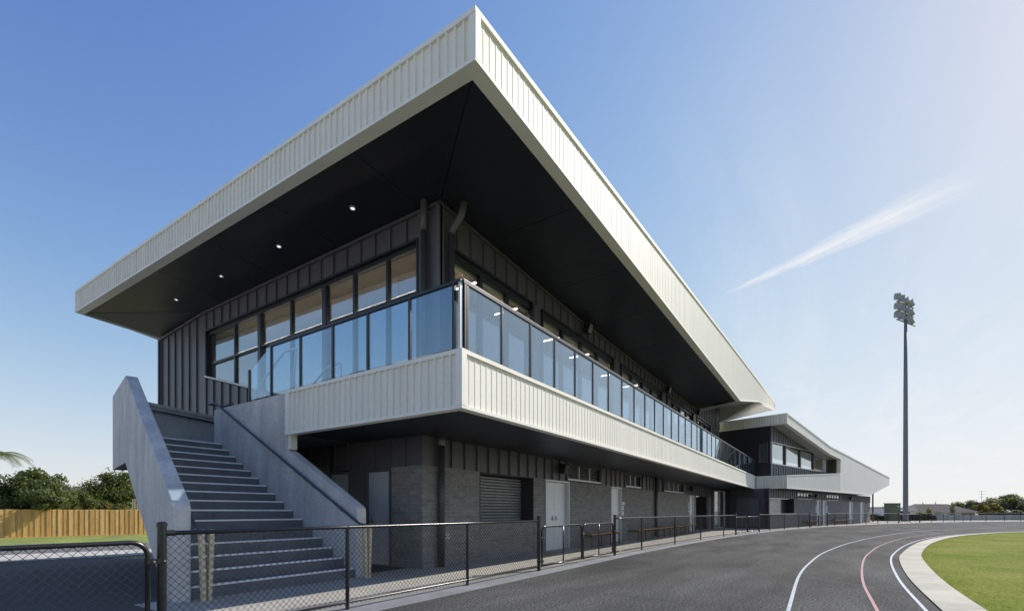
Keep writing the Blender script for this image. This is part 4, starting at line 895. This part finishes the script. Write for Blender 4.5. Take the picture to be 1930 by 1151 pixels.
def fence(xs, lab, end_l=True, end_r=True):
    p0 = fpt(xs[0]); t = thing('chain_link_fence', (p0.x, p0.y, 0), lab, 'fence')
    for k, x in enumerate(xs):
        p = fpt(x); end = (k == 0 and end_l) or (k == len(xs) - 1 and end_r); r = .038 if end else .025; h = FZ + .075 if end else FZ - .01
        o = MB().tube([(p.x, p.y, .0), (p.x, p.y, h)], r, 14 if x < 25 else 8).build('post', 'black_steel', t, smooth=False)
        if end: MB().tube([(p.x, p.y, h - .035), (p.x, p.y, h), (p.x, p.y, h + .012)], [r + .006, r + .006, r * .6], 14 if x < 25 else 8).build('cap', 'black_steel', o)
    def pth(z, off=0.0):
        pts = []
        for a, b in zip(xs, xs[1:]):
            n = 1 if b < 14 else 4
            for i in range(n): q = fpt(a + (b - a) * i / n); pts.append((q.x, q.y - off, z))
        q = fpt(xs[-1]); pts.append((q.x, q.y - off, z)); return pts
    MB().tube(pth(FZ - .021), .021, 12).build('top_rail', 'black_steel', t, smooth=True); MB().tube(pth(.10), .016, 10).build('bottom_rail', 'black_steel', t, smooth=True)
    if xs[0] < 3: MB().tube([(p0.x + .03, p0.y, FZ - .021), (p0.x + .10, p0.y, FZ - .021)], .028, 12).build('rail_sleeve', 'black_steel', t)
    mb = MB()
    for a, b in zip(xs, xs[1:]):
        n = 1 if a < 14 else 3
        for i in range(n):
            u0, u1 = a + (b - a) * i / n, a + (b - a) * (i + 1) / n
            if a < 20: wires(mb, u0, u1, .07, FZ - .01, .0355, .0034 if a < 9 else .0028, 5 if a < 9 else 3)
            elif a < 45: wires(mb, u0, u1, .07, FZ - .02, .071, .0036)
            else: wires(mb, u0, u1, .07, FZ - .02, .142, .006)
    if xs[0] < 9:   # the mesh is hooked round the top rail
        a = xs[0] + .05
        while a < xs[-1]:
            p = fpt(a); mb.tube([(p.x - .012, p.y - .022, FZ - .05), (p.x - .004, p.y - .025, FZ - .015), (p.x + .006, p.y, FZ + .003), (p.x + .014, p.y + .024, FZ - .018)], .0019, 3, cap=False); a += .071
    mb.build('mesh', 'wire', t, kind='stuff', smooth=True)
    return t
def gate(x0, x1, lab, h=.975, hp=.0355, wr=.0032, mid=True, rc=.13, hinge=None, latch=None):
    a = fpt(x0); b = fpt(x1); t = thing('gate', ((a.x + b.x) / 2, (a.y + b.y) / 2, 0), lab, 'gate', 'black mesh gates')
    def P(x, z): q = fpt(x); return Vector((q.x, q.y, z))
    pts = [P(x0, .08)]
    for cxx, sx, a0 in ((x0 + rc, -1, 180), (x1 - rc, 1, 90)):
        for i in range(7):
            an = R(a0 - 15 * i); pts.append(P(cxx + rc * math.cos(an), h - rc + rc * math.sin(an)))
    pts.append(P(x1, .08)); pts_b = [P(x0, .10), P(x1, .10)]
    fr = MB().tube(pts, .021, 12).tube(pts_b, .019, 10).build('frame', 'black_steel', t, smooth=True)
    if mid: xm = (x0 + x1) / 2; MB().tube([P(xm, .1), P(xm, h - .01)], .016, 8).build('mid_bar', 'black_steel', t, smooth=True)
    mb = MB(); wires(mb, x0 + .012, x1 - .012, .10, h - .015, hp, wr, 5 if x0 < 9 else 3)
    if x0 < 9:
        u = x0 + rc
        while u < x1 - rc:
            p = fpt(u); mb.tube([(p.x - .012, p.y - .022, h - .035), (p.x - .004, p.y - .025, h), (p.x + .006, p.y, h + .0225), (p.x + .014, p.y + .024, h)], .0019, 3, cap=False); u += .071
    mb.build('mesh', 'wire', t, kind='stuff', smooth=True)
    for (hx, hz) in (hinge or []):
        q = fpt(hx); o = MB().box(q.x - .075, q.x + .075, q.y - .045, q.y - .033, hz - .02, hz + .02).box(q.x - .075, q.x + .075, q.y + .033, q.y + .045, hz - .02, hz + .02).box(q.x - .012, q.x + .012, q.y - .034, q.y + .034, hz - .02, hz + .02).build('hinge', 'black_steel', t)
        for s in (-.028, .055): MB().tube([(q.x + s, q.y - .058, hz), (q.x + s, q.y - .044, hz)], .010, 10).build('bolt', 'chrome', o)
    if latch: q = fpt(latch); MB().box(q.x - .06, q.x + .06, q.y - .04, q.y - .02, h * .72, h * .80).tube([(q.x - .03, q.y - .05, h * .6), (q.x - .03, q.y - .03, h * .78)], .008, 6).build('latch', 'steel', t)
    return t
gate(-.75, 1.79, 'wide black mesh gate with rounded frame hinged to the post before the stairs', mid=False, hinge=[(1.85, .80), (1.85, .22)])
fence([1.90, 3.93, 6.34, 8.71], 'black chain link fence before the concrete stairs and shutter')
gate(8.84, 10.80, 'black mesh gate before the white double door, hinged on the near fence run', h=.93, hinge=[(8.775, .70), (8.775, .2)], latch=10.84)
gate(10.88, 12.84, 'black mesh gate before the short bench, hinged on the long fence run', h=.93, hinge=[(12.91, .70), (12.91, .2)])
fence([12.98, 15.2, 18.6, 22.0, 25.7, 27.9], 'black chain link fence before the long benches under the balcony')
gate(28.0, 30.05, 'black mesh gate before the grey screen between the wings', h=.95, hp=.071, wr=.0034)
gate(30.2, 32.25, 'black mesh gate before the corner of the far wing', h=.95, hp=.071, wr=.0034)
fence([32.36, 34.6, 37.8, 41.0, 43.7], 'black chain link fence before the far wing shutter')
gate(43.8, 45.8, 'black mesh gate before the pair of far wing doors', h=.95, hp=.071, wr=.004)
gate(45.9, 47.8, 'black mesh gate before the second louvre window of the far wing', h=.95, hp=.071, wr=.004)
fence([47.9, 49.6, 52.1, 56.7, 59.3, 61.4, 63.8], 'black chain link fence from the far wing to the floodlight pole')
gate(64.0, 66.3, 'black mesh gate beside the base of the floodlight pole', h=.95, hp=.142, wr=.006)
gate(66.5, 68.7, 'black mesh gate right behind the floodlight pole, before the dark hedge', h=.95, hp=.142, wr=.006)
fence([68.8, 71.3, 73.6, 75.8, 77.4, 78.7, 81.3, 84.2, 86.8, 89.5, 92], 'black chain link fence before the long low concrete wall')

# ------------------------------------------------------------------ floodlight tower
fx, fy = 77.0, -7.15; FT = thing('floodlight_tower', (fx, fy, 0), 'tall grey floodlight pole with three rows of lamps', 'floodlight')
MB().tube([(fx, fy, 0), (fx, fy, .3), (fx, fy, 14), (fx, fy, 21.6)], [.27, .24, .19, .135], 16).build('pole', 'pole', FT, smooth=True)
MB().tube([(fx, fy, 0), (fx, fy, .05)], .42, 16).build('base_plate', 'pole', FT)
cr = Vector((0.5566, -0.8308)); cd = Vector((.8308, .5566)); bd2 = (cr * .93 + cd * .37).normalized(); bn2 = Vector((-bd2.y, bd2.x))
rowz = (21.3, 22.2, 23.2)
MB().tube([(fx, fy, 21.2), (fx, fy, 23.3)], .07, 8).build('mast', 'pole', FT)
for r_, z in enumerate(rowz):
    c = Vector((fx, fy)); p, q = c - bd2 * 1.5, c + bd2 * (1.4 if r_ else 1.6)
    MB().tube([(p.x, p.y, z + .1), (q.x, q.y, z - .18)], .06, 8).build('crossarm', 'pole', FT)
    us = (-1.25, -.58, .34, 1.12)
    for k, u in enumerate(us):
        z0 = z + .12 - .13 * u + .04; c2 = c + bd2 * u
        aim = (-cr * .25 - cd) if k < (2 if r_ == 2 else 3) else (cr * .95 - cd * .25)
        aim.normalize(); sd = Vector((-aim.y, aim.x)); w = .29; zt = .95
        mb = MB(); prof = [(.16, 0), (.05, .22), (-.05, .45), (-.02, .70), (-.24, .58), (-.30, .33), (-.22, .06)]
        pts = [(c2.x - sd.x * w - aim.x * -a, c2.y - sd.y * w - aim.y * -a, z0 + b) for a, b in prof]
        mb.prism(pts, (sd.x * 2 * w, sd.y * 2 * w, 0)); fl = mb.build('floodlight', 'flood', FT)
        MB().tube([(c2.x, c2.y, z0 - .15), (c2.x, c2.y, z0 + .2)], .03, 6).build('yoke', 'pole', fl)

FT.scale = (1.158, 1.158, 1.158)
# ------------------------------------------------------------------ vegetation
def leaf_mesh(mb, c, r, n, size, seed, squash=.85, shell=.55, flat=0.0):
    rnd = random.Random(seed)
    for _ in range(n):
        while True:
            v = Vector((rnd.uniform(-1, 1), rnd.uniform(-1, 1), rnd.uniform(-1, 1)))
            if .05 < v.length < 1: break
        v = v.normalized() * (shell + (1 - shell) * rnd.random()) * (1 + .22 * math.sin(5 * v.x + seed) * math.sin(4 * v.z + 2 * v.y + seed))
        p = Vector((c[0] + v.x * r[0], c[1] + v.y * r[1], c[2] + v.z * r[2]))
        nn = (v + Vector((rnd.uniform(-.8, .8), rnd.uniform(-.8, .8), rnd.uniform(-.5, .9)))).normalized(); t = nn.cross(Vector((rnd.uniform(-1, 1), rnd.uniform(-1, 1), .3))).normalized(); b = nn.cross(t)
        s = size * rnd.uniform(.6, 1.3)
        mb.poly([p - t * s, p + b * s * .45, p + t * s, p - b * s * .45])
def at(u, d):
    q = (u - 965) / 912 * d; return Vector((.5566 * q + .8308 * d, -.8308 * q + .5566 * d))
def tree(name, x, y, z0, h, lobes, size, m, lab, cat='tree', group=None, trunk_r=.12, m2=None):
    """lobes: (dx, dy, zc, rx, rz, n) relative to the trunk foot, in camera-right / depth directions"""
    t = thing(name, (x, y, z0), lab, cat, group); mb = MB(); top = max(l[2] for l in lobes)
    mb.tube([(x, y, z0 - .1), (x + .05, y, z0 + h * .3), (x - .03, y, z0 + top)], [trunk_r, trunk_r * .7, trunk_r * .3], 7)
    for i, (dx, dy, zc, rx, rz, n) in enumerate(lobes):
        c = Vector((x, y)) + cr * dx + cd * dy; mb.tube([(x, y, z0 + h * .22), (c.x * .5 + x * .5, c.y * .5 + y * .5, z0 + zc * .7), (c.x, c.y, z0 + zc)], [trunk_r * .55, trunk_r * .35, trunk_r * .12], 5)
    mb.build('trunk', 'bark', t); mb = MB(); mb2 = MB()
    for i, (dx, dy, zc, rx, rz, n) in enumerate(lobes):
        c = Vector((x, y)) + cr * dx + cd * dy; rnd = random.Random(i * 7 + int(x * 10))
        for j in range(max(4, n // 85)):     # each lobe is made of leafy clumps
            v = Vector((rnd.gauss(0, .5), rnd.gauss(0, .5), rnd.gauss(0, .5)));
            if v.length > 1: v.normalize()
            k = rnd.uniform(.34, .56); leaf_mesh(mb2 if (m2 and rnd.random() < .3) else mb, (c.x + v.x * rx, c.y + v.y * rx, z0 + zc + v.z * rz), (rx * k, rx * k, rz * k), 160, size, i * 31 + j + int(abs(y)), shell=.35)
    mb.build('crown', m, t)
    if mb2.f: mb2.build('foliage', m2, t)
    return t
# behind the paling fence on the left
p = at(68, 37.5); tree('magnolia_tree', p.x, p.y, -.6, 4.4, [(-1.3, 0, 3.0, 1.7, 1.4, 2400), (.9, -.4, 3.1, 1.6, 1.5, 2600), (-.2, .3, 4.0, 1.4, 1.0, 1600), (2.2, -1.0, 2.5, 1.2, 1.0, 1200), (-2.7, -1, 2.5, 1.3, 1.5, 1300), (3.4, -2.4, 2.6, 1.1, .8, 900), (4.5, -3.9, 2.9, 1.1, .8, 900), (5.0, -3.8, 2.25, .8, .5, 420), (.6, -1.2, 2.2, 1.5, 1.0, 1600), (-1.5, -.8, 2.0, 1.6, 1.0, 1600), (2.0, -.5, 1.9, 1.2, .9, 1000)], .14, 'leaf_dark', 'glossy dark green broadleaf tree leaning over the paling fence, beneath palm fronds', m2='leaf_mid')
p = at(160, 42); tree('shrub', p.x, p.y, -.6, 2.4, [(-.6, 0, 2.5, 1.2, 1.0, 1100), (1.0, .2, 2.0, 1.1, .8, 900), (2.2, .2, 1.8, 1.0, .7, 700), (3.4, .3, 1.9, 1.0, .7, 600)], .10, 'leaf_mid', 'low shrub with yellow leaf tips between the two big trees behind the palings', 'shrub', m2='leaf_yellow', trunk_r=.06)
p = at(217, 47); tree('round_tree', p.x, p.y, -.6, 5.4, [(0, 0, 3.4, 2.1, 1.9, 5200), (-1.3, 0, 2.6, 1.4, 1.5, 1700), (1.5, 0, 3.0, 1.6, 1.7, 2200), (.3, 0, 4.8, 1.4, 1.0, 1500), (0, -.5, 2.0, 2.0, 1.0, 2000), (1.6, 0, 1.9, 1.4, .9, 1200)], .125, 'leaf_mid', 'dense rounded green tree behind the palings next to the concrete stair', m2='leaf_dark')
p = at(138, 70); tree('far_tree', p.x, p.y, -.6, 5.5, [(0, 0, 4.4, 2.0, 1.5, 1600), (2.6, 0, 3.7, 2.0, 1.4, 1300), (-2.4, 0, 3.6, 1.9, 1.3, 1200)], .18, 'leaf_hazed', 'pale distant tree seen in the gap between the two big trees')
p = at(-6, 43); t = thing('palm_tree', (p.x, p.y, -.6), 'feathery palm tree with arching fronds rising over the paling fence', 'palm tree')
MB().tube([(p.x, p.y, -.6), (p.x - .1, p.y, 2.5), (p.x, p.y, 6.3)], [.2, .16, .13], 9).build('trunk', 'bark', t)
for k in range(17):
    a = k * 2.4; up = .55 + .7 * ((k * 7) % 10) / 10; L = 2.9; mb = MB(); q = []
    for i in range(9):
        f = i / 8; q.append(Vector((p.x + math.cos(a) * L * f * .85, p.y + math.sin(a) * L * f * .85, 6.3 + up * f * 1.6 - 1.9 * f * f)))
    mb.tube(q, [.02 * (1 - .8 * i / 8) for i in range(9)], 4)
    for i in range(1, 9):
        for w in range(5):
            c = q[i - 1].lerp(q[i], w / 5); d = (q[i] - q[i - 1]).normalized(); s = d.cross(Vector((0, 0, 1))).normalized()
            for sg in (-1, 1):
                tip = c + s * sg * .6 * math.sin(math.pi * (.12 + .8 * i / 9)) + d * .2 - Vector((0, 0, .14)); mb.poly([c - d * .022, c + d * .022, tip])
    mb.build('frond', 'leaf_palm', t)

# paling fence
A = at(-60, 30.9); B = at(345, 39.2); dv = (B - A); LP = dv.length; dv.normalize(); nv = Vector((dv.y, -dv.x)); ZF = -.66
PF = thing('paling_fence', (A.x, A.y, ZF), 'honey-coloured timber paling fence below the trees', 'fence'); n = int(LP / .285)
for k in range(n):
    c = A + dv * (.285 * k); w = .17; d = .022 if k % 2 else .0; zt = 1.38 + random.uniform(-.012, .012); w = .19 if k % 2 else .15
    q = [c - dv * w / 2, c + dv * w / 2, c + dv * w / 2 - nv * .02, c - dv * w / 2 - nv * .02]; q = [v + nv * d for v in q]
    MB().hexa([(v.x, v.y, ZF + .16) for v in q], [(v.x, v.y, zt) for v in q]).build('paling', random.choice(('timber', 'timber_b', 'timber_c')), PF)
    c2 = c + dv * .1425; q = [c2 - dv * .09 - nv * .021, c2 + dv * .09 - nv * .021, c2 + dv * .09 - nv * .04, c2 - dv * .09 - nv * .04]
    MB().hexa([(v.x, v.y, ZF + .16) for v in q], [(v.x, v.y, zt - .01) for v in q]).build('paling', random.choice(('timber', 'timber_b')), PF)
q = [A + nv * .05, B + nv * .05, B - nv * .05, A - nv * .05]; MB().hexa([(v.x, v.y, ZF - .1) for v in q], [(v.x, v.y, ZF + .18) for v in q]).build('plinth_board', 'timber_b', PF)
c = at(252, 38.6); LT = thing('lattice_screen', (c.x, c.y, 1.3), 'small pale timber lattice screen above the palings beside the stair', 'lattice')
for k in range(7):
    MB().tube([(c.x + cr.x * (.13 * k - .1), c.y + cr.y * (.13 * k - .1), 1.25), (c.x + cr.x * (.13 * k - .1), c.y + cr.y * (.13 * k - .1), 2.25)], .018, 4).build('slat', 'stake', LT)
    MB().tube([(c.x - cr.x * .12, c.y - cr.y * .12, 1.40 + .135 * k), (c.x + cr.x * .75, c.y + cr.y * .75, 1.40 + .135 * k)], .018, 4).build('slat', 'stake', LT)

# ------------------------------------------------------------------ background on the right
def cbox(mb, u0, u1, d, thick, z0, z1):
    a, b = at(u0, d), at(u1, d); a2, b2 = a + cd * thick, b + cd * thick
    return mb.hexa([(*a, z0), (*b, z0), (*b2, z0), (*a2, z0)], [(*a, z1), (*b, z1), (*b2, z1), (*a2, z1)])
c = at(1686, 64); t = thing('utility_cabinet', (c.x, c.y, 0), 'olive green steel utility cabinet behind the far fence', 'cabinet')
mb = MB(); cbox(mb, 1677, 1697.5, 64, 1.0, 0, 2.25); mb.build('body', 'green_box', t, bevel=.02)
mb = MB(); cbox(mb, 1676.5, 1698, 63.95, 1.1, 2.25, 2.34); mb.build('lid', 'green_box', t)
mb = MB(); cbox(mb, 1691.5, 1694, 63.96, .03, 1.85, 2.0); mb.build('label_plate', 'white_sign', t)
c = at(1645, 58); tag(MB().tube([(c.x, c.y, 0), (c.x, c.y, 3.4)], [.09, .08], 10).tube([(c.x, c.y, 3.3), (c.x, c.y, 3.42)], .11, 10).build('timber_post', 'pole_brown', org=Vector((c.x, c.y, 0))), 'slim brown post beyond the pointed end of the far wing', 'post')
t = None
a, b = at(1761, 66), at(1960, 70); MBw = thing('concrete_wall', (a.x, a.y, 0), 'long low weathered concrete wall behind the far fence', 'wall')
dd_ = (b - a); n = 9
for k in range(n):
    p0 = a + dd_ * (k / n); p1 = a + dd_ * ((k + 1) / n) - dd_.normalized() * .03
    MB().hexa([(*p0, 0), (*p1, 0), (*(p1 + cd * .2), 0), (*(p0 + cd * .2), 0)], [(*p0, .74), (*p1, .74), (*(p1 + cd * .2), .74), (*(p0 + cd * .2), .74)]).build('wall_panel', 'conc_wall', MBw)
def hedge(u0, u1, d, h, lab, m='dark_hedge', n=2600, size=.10):
    a, b = at(u0, d), at(u1, d); mb = MB(); rnd = random.Random(int(u0))
    for _ in range(n):
        f = rnd.random(); p = a.lerp(b, f) + cd * rnd.uniform(-.3, .4); z = rnd.uniform(0, h * (.86 + .14 * math.sin(f * 30))); s = size * rnd.uniform(.6, 1.4)
        v = Vector((rnd.uniform(-1, 1), rnd.uniform(-1, 1), rnd.uniform(-1, 1))).normalized(); w = v.cross(Vector((.3, .5, .8))).normalized(); q = Vector((p.x, p.y, z)); mb.poly([q - v * s, q + w * s * .6, q + v * s, q - w * s * .6])
    c = (a + b) / 2; o = mb.build('hedge', m, org=Vector((c.x, c.y, 0))); return tag(o, lab, 'hedge')
hedge(1640, 1764, 65.5, .85, 'dark clipped hedge behind the fence beside the floodlight pole', n=4200)
hedge(1712, 1745, 72, 1.1, 'pale green bushes behind the hedge right of the floodlight pole', 'leaf_mid', 900, .14)
hedge(1850, 1990, 86, 1.45, 'dark shadowed bank of shrubs behind the low concrete wall', 'leaf_hazed', 3600, .22)
# house with hipped tile roof
d0 = 84; A_, B_ = at(1735, d0), at(1850, d0 + 2); dh = (B_ - A_).normalized(); nh = Vector((-dh.y, dh.x)); Lh = (B_ - A_).length
t = thing('house', (A_.x, A_.y, 0), 'low house with weathered grey-brown hipped tile roof behind the far fence', 'house')
q = [A_ + nh * .6 + dh * .6, B_ + nh * .6 - dh * .6, B_ + nh * 7.4 - dh * .6, A_ + nh * 7.4 + dh * .6]; MB().hexa([(*v, -.5) for v in q], [(*v, 1.35) for v in q]).build('wall', 'house_wall', t)
e = [A_, B_, B_ + nh * 8, A_ + nh * 8]; r1 = A_ + nh * 4 + dh * 3.3; r2 = B_ + nh * 4 - dh * 2.0; ze, zr = 1.05, 2.5
E3 = [Vector((*v, ze)) for v in e]; R1 = Vector((*r1, zr)); R2 = Vector((*r2, zr))
MBr = MB().poly([E3[0], E3[1], R2, R1]).poly([E3[1], E3[2], R2]).poly([E3[2], E3[3], R1, R2]).poly([E3[3], E3[0], R1]); RF = MBr.build('roof', 'roof_tile', t)
for i in range(14):      # tile courses
    f = i / 14; a = E3[0].lerp(R1, f); b = E3[1].lerp(R2, f); up = Vector((0, 0, .05)); MB().hexa([a, b, b + Vector((0, 0, .09)), a + Vector((0, 0, .09))], [a - nh.to_3d() * .06, b - nh.to_3d() * .06, b - nh.to_3d() * .06 + up, a - nh.to_3d() * .06 + up]).build('tile_course', 'roof_tile', RF)
MB().tube([R1, R2], .10, 6).build('ridge', 'roof_tile', RF)
for f in (.25, .62): pv = R1.lerp(R2, f); MB().tube([pv, pv + Vector((0, 0, .5))], .05, 6).build('vent_pipe', 'pole_brown', RF)
for k in range(3):
    pw = A_ + dh * (2.2 + 2.8 * k) + nh * .58; qw = pw + dh * 1.3; w_ = MB().hexa([(*pw, .2), (*qw, .2), (*(qw - nh * .05), .2), (*(pw - nh * .05), .2)], [(*pw, 1.1), (*qw, 1.1), (*(qw - nh * .05), 1.1), (*(pw - nh * .05), 1.1)]).build('window', 'white_paint', t)
# aerial
c = at(1850, 92); t = thing('television_aerial', (c.x, c.y, 0), 'thin television aerial with crossbars above the rooftops', 'aerial'); MB().tube([(c.x, c.y, 0), (c.x, c.y, 5.2)], .035, 5).build('mast', 'galv', t)
for k, z in enumerate((4.0, 4.5, 5.1)):
    w = (.4, .6, .75)[k]; MB().tube([(c.x - cr.x * w, c.y - cr.y * w, z), (c.x + cr.x * w, c.y + cr.y * w, z + .02)], .03, 4).build('crossbar', 'galv', t)
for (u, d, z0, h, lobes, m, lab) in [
    (1822, 100, 0, 5, [(0, 0, 2.3, 2.2, 1.2, 1400), (1.5, 0, 2.0, 1.8, 1.0, 900), (-1.8, 0, 1.9, 1.5, 1.0, 800)], 'leaf_hazed', 'light green tree behind the tiled roof house, left of the aerial'),
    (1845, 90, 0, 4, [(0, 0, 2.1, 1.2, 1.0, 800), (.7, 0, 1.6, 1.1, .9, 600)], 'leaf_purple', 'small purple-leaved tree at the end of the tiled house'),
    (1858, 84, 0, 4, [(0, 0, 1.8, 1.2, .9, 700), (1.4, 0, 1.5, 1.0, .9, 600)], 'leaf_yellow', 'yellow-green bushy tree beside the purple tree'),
    (1896, 92, 0, 6, [(0, 0, 2.5, 2.6, 1.5, 2600), (-2.4, 0, 2.1, 1.8, 1.2, 1200), (2.3, 0, 2.2, 2.0, 1.2, 1200), (.5, 0, 3.6, 1.4, .9, 900)], 'leaf_hazed', 'tall broad green tree behind the concrete wall, highest of its group'),
    (1934, 90, 0, 5, [(0, 0, 2.0, 2.0, 1.3, 1600), (1.8, 0, 1.9, 1.6, 1.2, 1000)], 'leaf_hazed', 'grey-green tree next to the tallest tree behind the concrete wall'),
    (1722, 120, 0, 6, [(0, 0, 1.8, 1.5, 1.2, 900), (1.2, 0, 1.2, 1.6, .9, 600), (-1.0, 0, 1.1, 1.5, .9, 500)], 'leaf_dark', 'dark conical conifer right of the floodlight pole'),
    (1663, 150, 0, 6, [(0, 0, 1.6, 2.4, 1.1, 900), (2.6, 0, 1.4, 2.0, 1.0, 700), (-2.2, 0, 1.3, 1.8, .9, 500)], 'leaf_hazed', 'hazy distant trees between the brown post and the green cabinet')]:
    p = at(u, d); tree('broadleaf_tree', p.x, p.y, z0, h, lobes, .16 if d < 110 else .24, m, lab, group=None, m2='leaf_mid' if m == 'leaf_hazed' else None)
for k, (u, w, d, h) in enumerate([(1730, 5, 900, 13), (1735, 4, 920, 10)]):
    mb = MB(); cbox(mb, u - w / 2, u + w / 2, d, 5, 0, h); o = thing('tower_block', (*at(u, d), 0), ('taller' if not k else 'shorter') + ' hazy grey tower block far off beyond the conifer', 'building'); mb.build('wall', 'tower_grey', o)
    for j in range(5):
        mb = MB(); cbox(mb, u - w * .42, u + w * .42, d - .3, .2, h * (.1 + .17 * j), h * (.1 + .17 * j) + 1.0); mb.build('window_band', 'frame', o)
# warehouse roof far left of cabinet
mb = MB(); cbox(mb, 1646, 1672, 140, 6, 0, 2.2); c = at(1659, 140); o = tag(thing('shed', (c.x, c.y, 0), 'low pale distant shed between the brown post and the green cabinet', 'shed')); mb.build('wall', 'white_paint', o); mb = MB(); cbox(mb, 1645, 1673, 139.6, 7, 2.2, 2.5); mb.build('roof', 'tower_grey', o)
# parked car behind the hedge
c = at(1702, 68.5); t = thing('parked_car', (c.x, c.y, 0), 'parked white and red car behind the far gate at the floodlight pole', 'car')
def cp(s, d, z): v = c + cr * s + cd * d; return (v.x, v.y, z)
prof = [(-1.9, .25), (-1.95, .75), (-1.2, .92), (-.6, 1.38), (.7, 1.40), (1.5, .98), (1.95, .85), (1.95, .25)]
MB().prism([cp(s, 0, z) for s, z in prof], tuple((cd * 1.6).to_3d())).build('body', 'white_paint', t, bevel=.05)
MB().prism([cp(s, -.012, z) for s, z in [(-1.9, .5), (-1.9, .8), (1.9, .84), (1.9, .5)]], tuple((cd * .01).to_3d())).build('side_panel', 'red_paint', t)
MB().prism([cp(s, -.012, z) for s, z in [(-.95, .95), (-.55, 1.3), (.65, 1.32), (1.2, 1.0)]], tuple((cd * .01).to_3d())).build('window', 'frame', t)
for s in (-1.2, 1.25):
    w_ = MB().tube([cp(s, -.03, .31), cp(s, .2, .31)], .31, 16).build('wheel', 'rubber', t); MB().tube([cp(s, -.04, .31), cp(s, 0, .31)], .18, 12).build('rim', 'chrome', w_)
# cypress and yellow-flowered plant before the house
for u, d, h, m, lab in [(1795, 80, 2.9, 'leaf_dark', 'narrow dark cypress before the tiled roof'), (1751, 78, 1.9, 'leaf_yellow', 'small yellow-flowering plant before the tiled roof')]:
    p = at(u, d); t = thing('narrow_shrub', (p.x, p.y, 0), lab, 'shrub'); MB().tube([(p.x, p.y, 0), (p.x, p.y, h * .7)], .05, 6).build('stem', 'bark', t); mb = MB(); leaf_mesh(mb, (p.x, p.y, h * .55), (.38, .38, h * .45), 420, .11, int(u)); mb.build('foliage', m, t)
